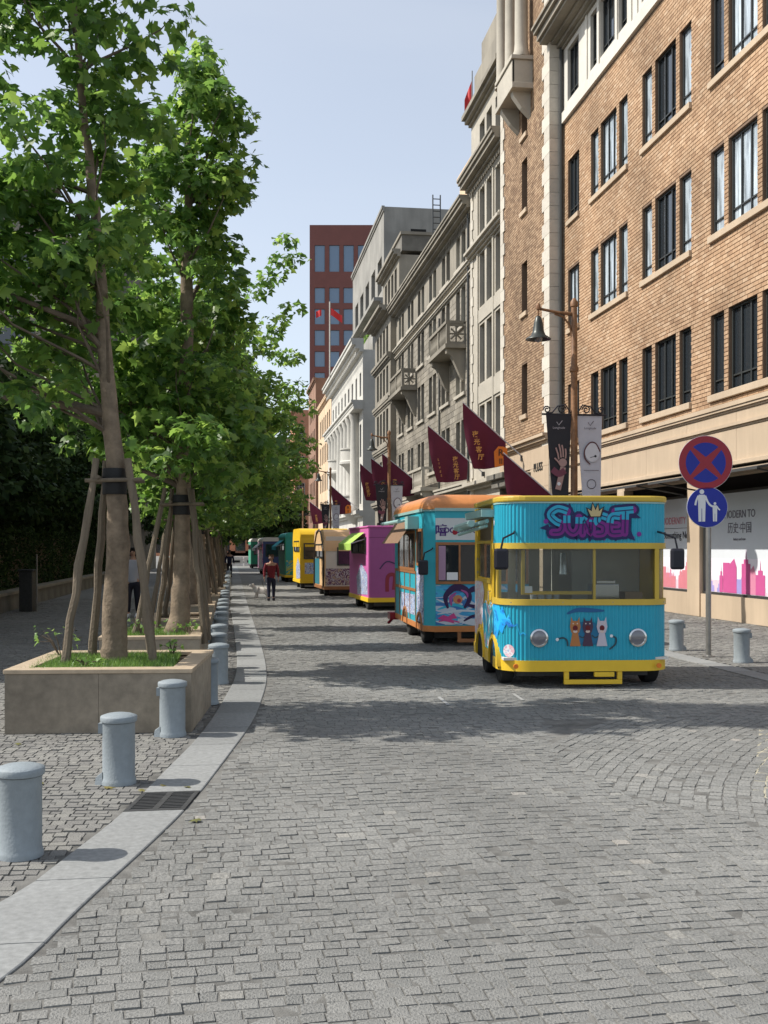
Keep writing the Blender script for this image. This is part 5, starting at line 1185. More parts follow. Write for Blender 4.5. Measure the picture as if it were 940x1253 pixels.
decal('cat_tail_tip', m_wht, T1, lambda mb: (disc(mb, Pf(-.012), (-.365,.58), .02, 8), disc(mb, Pf(-.012), (.285,.62), .02, 8)))
decal('painted_star', m_wht, T1, lambda mb: mb.poly([(-w/2-.010,.52-.055*(1 if k%2==0 else .42)*math.cos(math.pi/2+k*math.pi/5),1.98+.055*(1 if k%2==0 else .42)*math.sin(math.pi/2+k*math.pi/5)) for k in range(10)]))

# ---------------------------------------------------------------- trailer 2: turquoise with orange roof
x2_, y2_ = at(592, 18.1); T2_ = empty('food_trailer', (x2_, y2_, 0), R(-1.0), 'turquoise food trailer with rounded orange roof, brown window frames and a street mural', 'food trailer', 'food trailers parked along the street')
w, L = 2.0, 3.9; m_or = flat('orange_roof_paint', (.52,.20,.06), .4, .12); m_bw = flat('brown_frame', (.30,.13,.05), .5, .15)
ch = .16; plan = [(-w/2,L),(-w/2,ch),(-w/2+ch,0),(w/2-ch,0),(w/2,ch),(w/2,L)]
b = MB(); band(b, plan, .33, 2.32, .04); b.build('body', m_teal, T2_)
b = MB(); b.box(-w/2+.04,L-.04,.33,w/2-.04,L,2.32); b.build('rear_wall', m_teal, T2_)
b = MB(); n = 7; v = []; P8 = [(-w/2,L),(-w/2,ch),(-w/2+ch,0),(w/2-ch,0),(w/2,ch),(w/2,L)]
for k in range(n+1):
    a = k/n*math.pi/2; s = math.cos(a)*.28+(1-.28); z = 2.32+.26*math.sin(a)
    for p in P8: v.append((p[0]*s*(1.03 if k else 1.03), (p[1]-L/2)*(1-(1-s)*.5)*1.012+L/2, z))
f = []
for k in range(n):
    for j in range(6): f.append((k*6+j, k*6+(j+1)%6, (k+1)*6+(j+1)%6, (k+1)*6+j))
f.append(tuple(n*6+j for j in range(6))); f.append(tuple(range(5,-1,-1))); b.add(v, f); b.build('roof', m_or, T2_, True)
b = MB(); band(b, plan, 2.29, 2.34, .02, 0, .03); b.build('gutter', m_paleg, T2_)
b = MB(); band(b, plan, .24, .34, .05, 0, .015); b.build('skirt', m_or, T2_)
def framed(par, face, a0, a1, z0, z1, t, pane, fm, splits=(), d=.02, name='window'):
    """window set in a face: face(a,z,d) -> local point; frame bars are one part, the pane its sub-part"""
    def bx(mb, a_, b_, c_, e_, d0, d1): 
        p, q = face(a_, c_, d0), face(b_, e_, d1); mb.box(min(p[0],q[0]),min(p[1],q[1]),min(p[2],q[2]),max(p[0],q[0]),max(p[1],q[1]),max(p[2],q[2]))
    mb = MB(); bx(mb, a0,a1,z0,z0+t,0,d); bx(mb,a0,a1,z1-t,z1,0,d); bx(mb,a0,a0+t,z0+t,z1-t,0,d); bx(mb,a1-t,a1,z0+t,z1-t,0,d)
    for s in splits: bx(mb, s-t*.35, s+t*.35, z0+t, z1-t, 0, d-.003)
    o = mb.build(name, fm, par); mb = MB(); bx(mb, a0+t,a1-t,z0+t,z1-t,.002,.006); mb.build('pane', pane, o); return o
fF = lambda a, z, d: (a, -d, z); fL = lambda wd: (lambda a, z, d: (-wd/2-d, a, z))
framed(T2_, fF, -.83, -.10, 1.05, 1.76, .045, m_glass, m_bw, (-.42,)); framed(T2_, fF, .0, .78, 1.05, 1.76, .045, m_glass, m_bw, (.4,))
b = MB(); b.box(-.78,-.012,1.12,-.66,-.008,1.70); b.build('curtain', flat('mauve_curtain', (.35,.22,.33)), T2_)
b = MB(); b.box(-.64,-.012,1.12,-.45,-.008,1.25); b.build('paper_stack', m_wht, T2_)
decal('sign_board', flat('sign_pale', (.55,.58,.58)), T2_, lambda mb: mb.box(-.83,-.008,1.80,.8,-.002,2.17))
textobj('sign_text', '嘻', .21, flat('sign_ink', (.06,.02,.16)), T2_, ext=.002, mat4=Matrix.Translation((-.74,-.011,1.95)) @ ROT_V, off=.004)
textobj('sign_text', 'DOUMEXXI', .125, bpy.data.materials['sign_ink'], T2_, ext=.002, mat4=Matrix.Translation((-.36,-.011,1.96)) @ ROT_V, off=.004)
decal('sign_dot', m_red, T2_, lambda mb: disc(mb, Pf(-.014), (-.50,1.93), .045, 14))
decal('front_mural', m_mur3, T2_, lambda mb: mb.add([(-w/2+ch+.01,-.004,.36),(w/2-ch-.01,-.004,.36),(w/2-ch-.01,-.004,1.03),(-w/2+ch+.01,-.004,1.03)],[(0,1,2,3)]))
ink2 = flat('mural_ink', (.03,.012,.07)); pk = flat('mural_pink', (.55,.06,.24)); wh2 = flat('mural_white', (.55,.62,.68)); cy2 = flat('mural_cyan', (.04,.42,.58)); mg = flat('mural_magenta', (.33,.08,.28)); oc = flat('mural_ochre', (.50,.22,.10))
def strokes_(m, nm, lst, y): decal(nm, m, T2_, lambda mb: [stroke(mb, Pf(y-.0003*i), q[0], q[1], True, True) for i, q in enumerate(lst)])
strokes_(cy2, 'mural_swirl', [([(-.82,.95),(-.6,.9),(-.45,1.0)], .06), ([(-.2,.98),(0,.86),(.2,.95),(.5,.85)], .09), ([(-.8,.62),(-.5,.7),(-.3,.62)], .05), ([(-.1,.5),(.2,.56),(.6,.5)], .1)], -.006)
strokes_(wh2, 'mural_swirl', [([(-.82,.80),(-.66,.74),(-.55,.80)], .03), ([(-.80,.54),(-.4,.60),(.1,.56)], .035), ([(-.45,.44),(-.1,.40),(.3,.46)], .12), ([(-.05,.74),(.1,.80),(.3,.76)], .03), ([(-.82,.42),(-.6,.385),(-.4,.40)], .05)], -.0075)
strokes_(ink2, 'mural_figure', [([(-.62,.64),(-.66,.84),(-.5,.99),(-.32,.95),(-.25,.80),(-.34,.64)], .12), ([(-.30,.9),(-.15,.97),(-.05,.88)], .10), ([(-.3,.70),(-.1,.66),(.05,.72)], .07), ([(-.15,.56),(.1,.62),(.4,.58)], .03), ([(-.35,.42),(-.2,.5),(.0,.53)], .05)], -.0095)
strokes_(mg, 'mural_figure', [([(-.56,.68),(-.57,.82),(-.48,.90)], .06), ([(-.14,.80),(-.05,.76),(.04,.80)], .06), ([(-.4,.95),(-.3,.9),(-.28,.82)], .04)], -.012)
decal('mural_face', oc, T2_, lambda mb: disc(mb, Pf(-.0135), (-.45,.79), .075, 12, 1.1)); decal('mural_face', flat('mural_red', (.35,.03,.05)), T2_, lambda mb: disc(mb, Pf(-.0145), (-.43,.77), .035, 10))
decal('mural_tag', pk, T2_, lambda mb: (mb.poly([Pf(-.013)(x, z) for x, z in [(-.80,.47),(-.70,.53),(-.62,.50),(-.52,.56),(-.46,.47),(-.56,.46),(-.50,.38),(-.66,.42)]]), stroke(mb, Pf(-.0135), [(-.78,.42),(-.6,.44),(-.42,.40)], .022)))
LF = fL(w)
framed(T2_, LF, .30, .95, 1.35, 2.0, .05, m_glass, m_bw, ()); framed(T2_, LF, 1.15, 3.3, 1.25, 1.98, .05, m_glass, m_bw, (1.85,2.55)); 
for z in (.88, 1.2): b = MB(); b.box(-w/2-.014,1.05,z,-w/2,L-.1,z+.05); b.build('side_rail', m_bw, T2_)
for y in (1.05,1.75,2.45,3.15,3.78): b = MB(); b.box(-w/2-.012,y,.36,-w/2,y+.04,1.25); b.build('side_stile', m_bw, T2_)
decal('side_mural', m_mur4, T2_, lambda mb: mb.add([(-w/2-.004,ch+.05,.37),(-w/2-.004,.98,.37),(-w/2-.004,.98,1.32),(-w/2-.004,ch+.05,1.32)],[(0,1,2,3)]))
decal('side_mural', m_mur4, T2_, lambda mb: mb.add([(-w/2-.004,1.2,.45),(-w/2-.004,3.0,.45),(-w/2-.004,3.0,.8),(-w/2-.004,1.2,.82)],[(0,1,2,3)]))
b = MB(); b.add([(-w/2-.03,1.15,2.18),(-w/2-.03,3.5,2.18),(-w/2-.32,3.5,1.75),(-w/2-.32,1.15,1.75)],[(0,1,2,3)]); b.build('awning_cloth', flat('brown_awning', (.20,.12,.07), .8), T2_)
b = MB(); b.path([(-w/2-.03,1.15,2.2),(-w/2-.33,1.15,2.12)],.025,6).path([(-w/2-.30,1.1,2.14),(-w/2-.30,3.6,2.14)],.035,8).box(-w/2-.2,.75,2.0,-w/2,1.1,2.22); b.build('awning_arm', m_paleg, T2_)
arch(T2_, (.62, 2.35), r=.27, x=-1.0, m=m_bw); wheels(T2_, w, (.62, 2.35), .25)
b = MB(); b.box(-.45,.0,.06,.6,.05,.12).box(-.45,0,.12,-.39,.05,.26).box(.54,0,.12,.6,.05,.26); b.build('hitch_frame', m_bw, T2_)
b = MB(); b.box(-.8,.5,.1,.8,3.5,.24); b.build('chassis', m_iron, T2_)
b = MB(); b.path([(-.95,L,.3),(-1.0,L+.2,.22),(-1.1,L+.28,.1)],.03,6).box(-1.12,L-.15,.2,-.9,L+.25,.34); b.build('tail_lamp', m_red, T2_)
mirror_on(T2_, -w/2+.12, .03, 1.66, -1)

# ---------------------------------------------------------------- the further trailers
def trailer(label, x, y, rz, w, L, h, side, front, skirt, roof, rtype, awn=None, fm=None, wy=None, sidewin=True, frontwin=None, smur=None, fdecals=None, paint=None, wallh=1.5):
    t = empty('food_trailer', (x+w/2, y, 0), rz, label, 'food trailer', 'food trailers parked along the street')
    hz = h-(.25 if rtype != 'flat' else .05)
    b = MB(); b.box(-w/2,.0,.34,-w/2+.04,L,hz).box(w/2-.04,0,.34,w/2,L,hz).box(-w/2+.04,L-.04,.34,w/2-.04,L,hz); b.build('side_wall', side, t)
    b = MB(); b.box(-w/2+.04,.002,.34,w/2-.04,.04,hz); b.build('end_wall', front, t)
    if rtype == 'flat':
        b = MB(); b.box(-w/2-.03,-.03,hz,w/2+.03,L+.03,h); b.build('roof', roof, t, bevel=.02)
    elif rtype == 'round':
        pr = [(-w/2-.02,hz)]+[(-w/2+.25-.27*math.cos(k*math.pi/16), hz+.25*math.sin(k*math.pi/16)) for k in range(1,9)]+[(w/2-.25+.27*math.sin(k*math.pi/16), hz+.25*math.cos(k*math.pi/16)) for k in range(1,9)]
        b = MB(); b.ext(pr, 'y', -.03, L+.03); b.build('roof', roof, t, True)
    elif rtype == 'tunnel':                                   # roof rounded along the side profile
        pr = [(0-.02,hz-.5)]+[(.45-.47*math.cos(k*math.pi/16), hz-.3+.55*math.sin(k*math.pi/16)) for k in range(9)]+[(L-.45+.47*math.sin(k*math.pi/16), hz-.3+.55*math.cos(k*math.pi/16)) for k in range(9)]+[(L+.02,hz-.5)]
        b = MB(); b.ext(pr, 'x', -w/2-.02, w/2+.02); b.build('roof', roof, t, True)
    b = MB(); b.box(-w/2-.02,-.02,.22,w/2+.02,L+.02,.34); b.build('skirt', skirt, t, bevel=.01)
    fl = fL(w)
    if sidewin: framed(t, fl, .35, L-.5, wallh, hz-.25, .05, m_glass, fm or m_winframe, (L*.5,), .03)
    if frontwin: framed(t, fF, *frontwin, .05, m_glass, fm or m_winframe, ((frontwin[0]+frontwin[1])/2,), .03)
    if awn:
        b = MB(); b.add([(-w/2-.03,.5,hz-.12),(-w/2-.03,L-.5,hz-.12),(-w/2-.40,L-.5,hz-.42),(-w/2-.40,.5,hz-.42),(-w/2-.40,L-.5,hz-.60),(-w/2-.40,.5,hz-.60)],[(0,1,2,3),(3,2,4,5)]); b.build('awning_cloth', awn, t)
        b = MB(); b.path([(-w/2,.5,hz-.3),(-w/2-.40,.5,hz-.42)],.02,5).path([(-w/2,L-.5,hz-.3),(-w/2-.40,L-.5,hz-.42)],.02,5); b.build('awning_arm', m_steel, t)
    if smur: decal('side_mural', smur, t, lambda mb: mb.add([(-w/2-.006,.12,.42),(-w/2-.006,L*.55,.36),(-w/2-.006,L*.6,.85),(-w/2-.006,L*.35,1.25),(-w/2-.006,.15,.95)],[(0,1,2,3,4)]))
    if paint: decal('end_mural', paint[0], t, lambda mb: mb.add([Pf(-.006)(*p) for p in paint[1]],[tuple(range(len(paint[1])))]))
    wheels(t, w, wy or (.55, L-1.1), .25)
    b = MB(); b.box(-w*.4,.3,.1,w*.4,L-.3,.22); b.build('chassis', m_iron, t); return t
c_pink = flat('pink_paint', (.60,.14,.40)); c_purp = m_mur5; c_lime = flat('lime_cloth', (.36,.55,.10), .8); c_y = flat('bright_yellow', (.78,.50,.02)); c_gr = flat('green_paint', (.02,.25,.14)); c_gt = flat('teal_green_paint', (.03,.33,.29))
c_peach = flat('peach_paint', (.68,.45,.24)); c_wh = flat('cream_paint', (.62,.58,.5)); c_purple = flat('plum_paint', (.36,.09,.28))
t3 = trailer('pink and plum food trailer with yellow skirt and lime awning', 3.55, 27.9, R(2.2), 2.0, 3.4, 2.25, c_pink, c_purple, c_y, c_pink, 'flat', c_lime, smur=m_mur4, wallh=1.5, paint=(flat('teal_blob', (.02,.20,.32)), [(.1,2.15),(-.05,1.95),(0,1.72),(.2,1.55),(.5,1.5),(.95,1.6),(.95,2.19),(.3,2.19)]))
decal('end_graffiti', flat('dull_red', (.28,.03,.05)), t3, lambda mb: (stroke(mb, Pf(-.008), [(-.5,.5),(-.48,.9),(-.3,.92),(-.32,.55)], .1), stroke(mb, Pf(-.0085), [(-.2,.5),(.1,.7),(.5,.55)], .09)))
decal('end_graffiti', flat('graffiti_ink3', (.04,.03,.10)), t3, lambda mb: (stroke(mb, Pf(-.009), [(.0,.62),(.2,.85),(.45,.7),(.8,.95)], .05), stroke(mb, Pf(-.0095), [(-.1,.5),(.3,.45),(.7,.6)], .06), stroke(mb, Pf(-.010), [(-.7,1.1),(-.5,1.3),(-.2,1.2)], .03)))
decal('panel_seam', m_purp if False else flat('plum_seam', (.2,.04,.15)), t3, lambda mb: (mb.box(-.98,-.004,1.93,.98,-.001,1.945)))
t4 = trailer('peach food trailer with black-edged arched side and dark graffiti on its back', 3.12, 36.4, R(2.2), 1.95, 3.0, 2.3, c_peach, c_wh, m_bw, c_peach, 'tunnel', None, frontwin=(-.55,.75,1.05,1.68), wallh=1.3, paint=(m_mur6, [(-.95,.38),(.95,.38),(.95,.95),(-.95,.95)]))
b = MB(); pts_ = [(-.985-.02,.15,.3),(-1.005,.1,1.2),(-1.005,.35,1.85),(-1.005,.9,2.22),(-1.005,1.5,2.3),(-1.005,2.1,2.2),(-1.005,2.6,1.85),(-1.005,2.85,1.2),(-1.005,2.85,.3)]; b.path([Vector(p) for p in pts_], .035, 6); b.build('arch_trim', flat('dark_trim', (.05,.035,.03)), t4, True)
decal('side_panel', flat('teal_side_panel', (.03,.17,.22)), t4, lambda mb: mb.add([Ps(-.985)(*p) for p in [(1.5,.36),(2.8,.36),(2.8,1.28),(1.5,1.28)]],[(0,1,2,3)]))
t5 = trailer('bright yellow food trailer with rolled hood-like roof behind the peach one', 2.72, 43.2, R(2.4), 1.95, 3.0, 2.45, c_y, c_y, c_y, c_y, 'tunnel', None, frontwin=(-.85,.6,1.2,1.85), smur=m_mur4, paint=(m_mur4, [(-.8,.6),(.2,.6),(.2,1.05),(-.8,1.05)]))
t6 = trailer('green food trailer with teal top and mixed green and yellow end mural', 2.50, 51.5, R(2.5), 2.0, 3.6, 2.4, c_gr, c_gt, c_y, c_gt, 'round', flat('teal_cloth', (.03,.3,.35), .8), frontwin=(-.5,.7,1.1,1.8), paint=(mural('green_mural', [(.02,.3,.22),(.5,.45,.04),(.03,.3,.4),(.45,.5,.1),(.04,.35,.25)], 2, 2, seed=8), [(-.95,.38),(.95,.38),(.95,1.05),(-.95,1.05)]))
t7 = trailer('food trailer painted with a red and purple mural under a white roof', 1.80, 66, R(2.5), 2.0, 4.0, 2.3, m_mur7, flat('navy_paint', (.04,.06,.16)), m_iron, c_wh, 'round', flat('white_cloth', (.55,.55,.55), .8), frontwin=(-.8,.8,1.1,1.9))
t8 = trailer('farthest food trailer, green with white roof at the end of the row', 1.45, 86, R(2.5), 2.0, 3.6, 2.4, c_gr, c_gr, m_iron, c_wh, 'round', None, frontwin=(-.8,.8,1.1,1.9))

# ---------------------------------------------------------------- street lamps with banners
def lamp(x, y, label, n_scroll=True):
    t = empty('street_lamp', (x, y, 0), 0, label, 'street lamp', 'ochre street lamps with banner brackets')
    MB().lathe([(.17,0),(.17,.35),(.12,.45),(.10,.5),(.085,2.6),(.095,2.62),(.095,2.7),(.078,2.72),(.072,5.55),(.10,5.58),(.10,5.66),(.072,5.7),(.066,7.0),(.085,7.02),(.085,7.12),(.03,7.2)], n=16).build('pole', m_rust, t, True)
    b = MB(); b.path([(0,0,6.85),(-.35,0,6.87),(-.82,0,6.95)], [.045,.035,.03], 8).path([(-.06,0,6.35),(-.1,0,6.6),(-.25,0,6.78),(-.45,0,6.84)], .022, 6).path([(-.82,0,6.95),(-.82,0,6.75)], .02, 6).lathe([(.05,6.93),(.055,6.99),(.03,7.05),(.01,7.07)], (-.82,0,0), 8); b.build('arm', m_rust, t, True)
    b = MB(); b.lathe([(.04,6.78),(.07,6.74),(.10,6.62),(.125,6.45),(.16,6.36),(.28,6.28),(.285,6.265),(.27,6.262),(.15,6.34),(.11,6.44),(.08,6.6)], (-.82,0,0), 20); lm = b.build('lamp_bell', m_verd, t, True)
    MB().lathe([(.11,6.35),(.10,6.27),(.06,6.22),(.01,6.20)], (-.82,0,0), 12).build('lamp_glass', m_lens, lm, True)
    # scrolled iron bracket
    b = MB(); b.path([(-.74,0,4.62),(.74,0,4.62)], .022, 6)
    for s in (-1, 1):
        for cx_, cz, r0, dr in ((.62,4.72,.085,1),(.28,4.73,.10,-1)):
            pts = []
            for k in range(17): a = k*.55; r = r0*(1-k/17*.75); pts.append((s*(cx_+r*math.cos(a)*dr), 0, cz+r*math.sin(a)))
            b.path(pts, .016, 5)
        b.path([(s*.08,0,4.66),(s*.2,0,4.84),(s*.38,0,4.80),(s*.5,0,4.66),(s*.64,0,4.64)], .017, 5)
    b.build('scroll_bracket', m_black, t, True)
    return t
def banner(lx, ly, s, dark, label, detail=True):
    t = empty('banner', (lx+s*.36, ly, 4.6), 0, label, 'banner', 'tapering watch adverts hanging from the lamp brackets')
    mt_ = flat('banner_dark' if dark else 'banner_pale', (.018,.018,.025) if dark else (.48,.48,.53), .6); n = 10; v = []
    for i in range(n+1):
        f = i/n; wd = .29-.085*f if s < 0 else .29-.075*f; z = -f*2.02; yy = .02*math.sin(f*4+s); c = .04*f*(1 if s < 0 else -1)*-1
        v += [(-wd-(c if s < 0 else 0)+.05*f, yy-.004, z), (wd+.02*f, yy-.004, z), (wd+.02*f, yy+.004, z), (-wd-(c if s < 0 else 0)+.05*f, yy+.004, z)]
    b = MB(); b.add(v, [(4*i+k, 4*i+(k+1)%4, 4*i+4+(k+1)%4, 4*i+4+k) for i in range(n) for k in range(4)]); b.build('banner_cloth', mt_, t)
    P = Pf(-.03)
    ink = flat('banner_ink_pale', (.45,.42,.45)) if dark else flat('banner_ink_dark', (.07,.05,.06))
    def sub(nm, m, fn): decal(nm, m, t, fn)
    sub('banner_tick', ink, lambda mb: stroke(mb, P, [(-.05,-.15),(0,-.22),(.08,-.12)], .016, False)); 
    textobj('banner_text', 'Longitude', .07, ink, t, ext=.001, mat4=Matrix.Translation((.0,-.03,-.28)) @ ROT_V)
    if dark:
        sk = flat('printed_skin', (.38,.24,.22))
        def hand(mb):
            stroke(mb, Pf(-.030), [(-.02,-1.65),(.04,-1.4),(.10,-1.15)], .13); disc(mb, Pf(-.031), (.09,-1.05), .095, 12)
            for i, (x, z, lx_, lz) in enumerate([(.0,-.98,-.07,-.72),(.05,-.94,.0,-.64),(.10,-.93,.07,-.66),(.15,-.96,.15,-.74),(.02,-1.08,-.10,-.95)]): stroke(mb, Pf(-.032-.0004*i), [(x,z),((x+lx_)/2+.01,(z+lz)/2),(lx_,lz)], .035)
        sub('printed_hand', sk, hand); sub('printed_sleeve', flat('printed_plum', (.16,.04,.07)), lambda mb: stroke(mb, Pf(-.035), [(-.15,-1.2),(0,-1.3),(.14,-1.22)], .14))
        sub('printed_watch', m_wht, lambda mb: disc(mb, Pf(-.036), (.0,-1.52), .04, 10))
    else:
        def ring(mb, c, r, wd_, y):
            stroke(mb, Pf(y), [(c[0]+r*math.cos(k*math.pi/8), c[1]+r*math.sin(k*math.pi/8)) for k in range(17)], wd_)
        sub('printed_dial', flat('dial_white', (.58,.58,.62)), lambda mb: disc(mb, Pf(-.030), (.05,-.82), .21, 24, .8)); sub('printed_bezel', flat('bezel_plum', (.10,.035,.04)), lambda mb: stroke(mb, Pf(-.031), [(.23,-.80),(.13,-.62),(0,-.60),(-.12,-.75),(-.12,-.95),(-.0,-1.08)], .03))
        sub('printed_hands', m_black, lambda mb: (stroke(mb, Pf(-.032), [(.0,-.93),(.12,-.90)], .014, False), disc(mb, Pf(-.0325), (.12,-.90), .028, 10)))
        sub('printed_crown', ink, lambda mb: ring(mb, (.03,-1.52), .10, .014, -.031)); sub('printed_rule', ink, lambda mb: mb.box(-.15,-.031,-1.22,.2,-.030,-1.21))
    return t
lpos = [(7.50,22.75),(7.30,49.6),(6.66,73),(6.4,98)]
ll = ['near ochre street lamp with bell shade rising behind the turquoise trailer', 'second ochre street lamp down the street, beyond the maroon flags', 'third ochre street lamp, small, before the tan building', 'farthest ochre street lamp among the tree tips']
for i, (x, y) in enumerate(lpos):
    lamp(x, y, ll[i])
    if i < 3:
        wh = ['on the nearest street lamp', 'on the second street lamp', 'on the third street lamp'][i]
        banner(x, y, -1, True, 'black banner with a pale hand and watch '+wh); banner(x, y, 1, False, 'pale grey banner with a watch dial '+wh)

# ---------------------------------------------------------------- maroon flags on slanting poles
def flag(y, xt, zt, xb, zb, kind, label):
    t = empty('wall_flag', (xb, y, zb), 0, label, 'flag', 'maroon restaurant flags on slanting wall poles')
    MB().path([(0,0,0),(xt-xb,0,zt-zb)], [.028,.018], 8).build('flag_pole', m_flagpole if kind != 9 else m_iron, t, True)
    MB().box(-.12,-.08,-.1,.03,.08,.1).build('wall_bracket', m_iron, t)
    dx, dz = xt-xb, zt-zb; fx = lambda f: (dx*(1-f*.70), dz*(1-f*.70))   # f 0 = tip .. 1 = inner end
    n, m_ = 14, 10; v = []
    for i in range(n+1):
        f = i/n; px_, pz = fx(f); ln = 2.45+(.85-2.45)*f+.06*math.sin(f*3.14); sw = .30*(1-f)
        for j in range(m_+1):
            g = j/m_; v.append((px_+sw*g*g*.9*1.4, .11*math.sin(f*9+g*3.5+y)*g+.03*math.sin(f*21+g*6)*g, pz-.02-ln*g))
    f = [(i*(m_+1)+j, i*(m_+1)+j+1, (i+1)*(m_+1)+j+1, (i+1)*(m_+1)+j) for i in range(n) for j in range(m_)]
    cl_ = MB().add(v, f).build('flag_cloth', m_wine, t, True, fix=False)
    def on(f, g):                                             # a point 2.5 cm off the cloth
        px_, pz = fx(f); ln = 2.45+(.85-2.45)*f+.06*math.sin(f*3.14); return (px_+.30*(1-f)*g*g*1.26, .11*math.sin(f*9+g*3.5+y)*g+.03*math.sin(f*21+g*6)*g, pz-.02-ln*g)
    if kind in (1, 3):
        lo = []; 
        for (f_, g_) in ((.66,.60),(.78,.40),(.9,.32),(1,.30),(1,1.0),(.62,.99)): p = on(f_, g_); lo.append((p[0]+.02, -.17, p[2]))
        b = MB(); b.add(lo, [tuple(range(len(lo)))]); b.build('orange_patch', m_orange, t, fix=False)
        p = on(.84, .68); p = (p[0], -.08, p[2]); textobj('flag_text', 'R', .36, m_black, t, ext=.002, mat4=Matrix.Translation((p[0],p[1]-.12,p[2]+.12)) @ ROT_V); textobj('flag_text', 'II', .30, m_black, t, ext=.002, mat4=Matrix.Translation((p[0],p[1]-.12,p[2]-.2)) @ ROT_V)
    for k, chh in enumerate('夜光客厅'):
        if kind == 1: p = on(.24+.02*k, .40+.13*k)
        elif kind == 3: p = on(.2, .5+.11*k)
        elif kind == 2: p = on(.66, .34+.18*k)
        else: p = on(.34, .55+.1*k)
        if p[2] > -3: textobj('flag_text', chh, .24, m_gold, t, ext=.002, mat4=Matrix.Translation((p[0],-.16,p[2])) @ ROT_V, off=.004)
    if kind == 2:
        for k in range(5): p = on(.2, .55+.08*k); textobj('flag_text', 'LIVES'[k], .14, m_gold, t, ext=.002, mat4=Matrix.Translation((p[0],p[1]-.10,p[2])) @ ROT_V)
    return t
fl_ = [(33.3,8.62,4.72,11.15,2.6,4,'maroon flag half hidden by the roof of the near turquoise trailer'),
 (38.5,8.42,7.05,10.75,5.0,1,'maroon flag with orange RII patch, largest, beside the brown brick front'),
 (45.6,8.42,7.0,10.95,4.9,2,'maroon flag with pale upright characters left of the one with the orange patch'),
 (60,8.42,7.05,11.1,4.9,4,'maroon flag directly behind the second street lamp'),
 (64.5,8.38,7.15,11.1,5.1,4,'slim maroon flag just left of the second street lamp'),
 (70.6,8.42,7.3,11.1,5.1,3,'maroon flag with orange patch left of the second street lamp'),
 (91,8.35,7.0,10.8,4.9,3,'small maroon flag with orange patch by the third street lamp'),
 (116,8.3,6.7,10.9,4.7,4,'distant maroon flag left of the third street lamp'),
 (150,8.2,6.8,10.6,4.7,4,'farthest maroon flag among the tree tips')]
for a in fl_: flag(*a)

# ---------------------------------------------------------------- traffic sign
sx_, sy_ = at(867, 16.25); sg = empty('sign_post', (sx_, sy_, 0), -YAW, 'grey pole with a red and blue no-stopping disc above a blue pedestrian disc', 'traffic sign')
MB().lathe([(.09,0),(.09,.012),(.055,.02),(.042,.03),(.04,3.2),(.03,3.24)], n=16).build('pole', m_steel, sg, True)
P_ = lambda d: (lambda x, z: (x, -d, z))
def discp(name, m, c, r, d, th=.012, par=sg): return MB().lathe([(r,0),(r,-th)], (c[0],-d,c[1]), 48, 'y').build(name, m, par)
c1 = (-.06, 2.965); c2 = (-.035, 2.285)
d1 = discp('no_stopping_disc', m_red, c1, .405, .05); d2 = discp('pedestrian_disc', m_blue, c2, .305, .05); discp('disc_rim', m_wht, c1, .412, .046, .008, d1); discp('disc_rim', m_wht, c2, .312, .046, .008, d2)
for q in range(4):                                            # four blue quarters between the red cross
    a0, a1 = q*math.pi/2+math.pi/4+.10, (q+1)*math.pi/2+math.pi/4-.10; am = (a0+a1)/2
    pts = [(c1[0]+.085*math.cos(am), c1[1]+.085*math.sin(am))]+[(c1[0]+.305*math.cos(a0+(a1-a0)*k/12), c1[1]+.305*math.sin(a0+(a1-a0)*k/12)) for k in range(13)]
    b = MB(); b.poly([P_(.0635)(*p) for p in pts]); b.build('blue_quarter', m_blue, d1, fix=False)
ad = [(-.035,.20),(.035,.20),(.05,.17),(.055,.05),(.09,-.01)] 
b = MB(); Q = P_(.064)
def person_icon(mb, cx, cz, s):
    disc(mb, Q, (cx, cz+.235*s), .036*s, 14)
    mb.poly([Q(cx+x*s, cz+z*s) for x, z in [(-.045,.19),(.045,.19),(.06,.15),(.055,-.02),(.05,-.22),(.006,-.22),(.004,-.02),(-.004,-.02),(-.006,-.22),(-.05,-.22),(-.055,-.02),(-.06,.15)]])
person_icon(b, c2[0]-.085, c2[1]+.0, 1.0); person_icon(b, c2[0]+.115, c2[1]-.085, .6); b.build('pictogram', m_wht, d2, fix=False)
b = MB(); Q2 = P_(.0655)
for pts, wd in (([(-.135,.175),(-.17,.10),(-.185,.03)], .03),([(-.035,.175),(.005,.08),(.045,.03),(.085,.01)], .03),([(.145,.015),(.165,-.02),(.19,-.045)], .02),([(.085,.01),(.1,.02)], .02)):
    stroke(b, Q2, [(c2[0]+p[0], c2[1]+p[1]) for p in pts], wd)
b.build('pictogram_arms', m_wht, d2, fix=False)
MB().box(-.11,-.03,2.9,.0,.05,3.0).box(-.09,-.03,2.25,.02,.05,2.32).build('clamp', m_steel, sg)

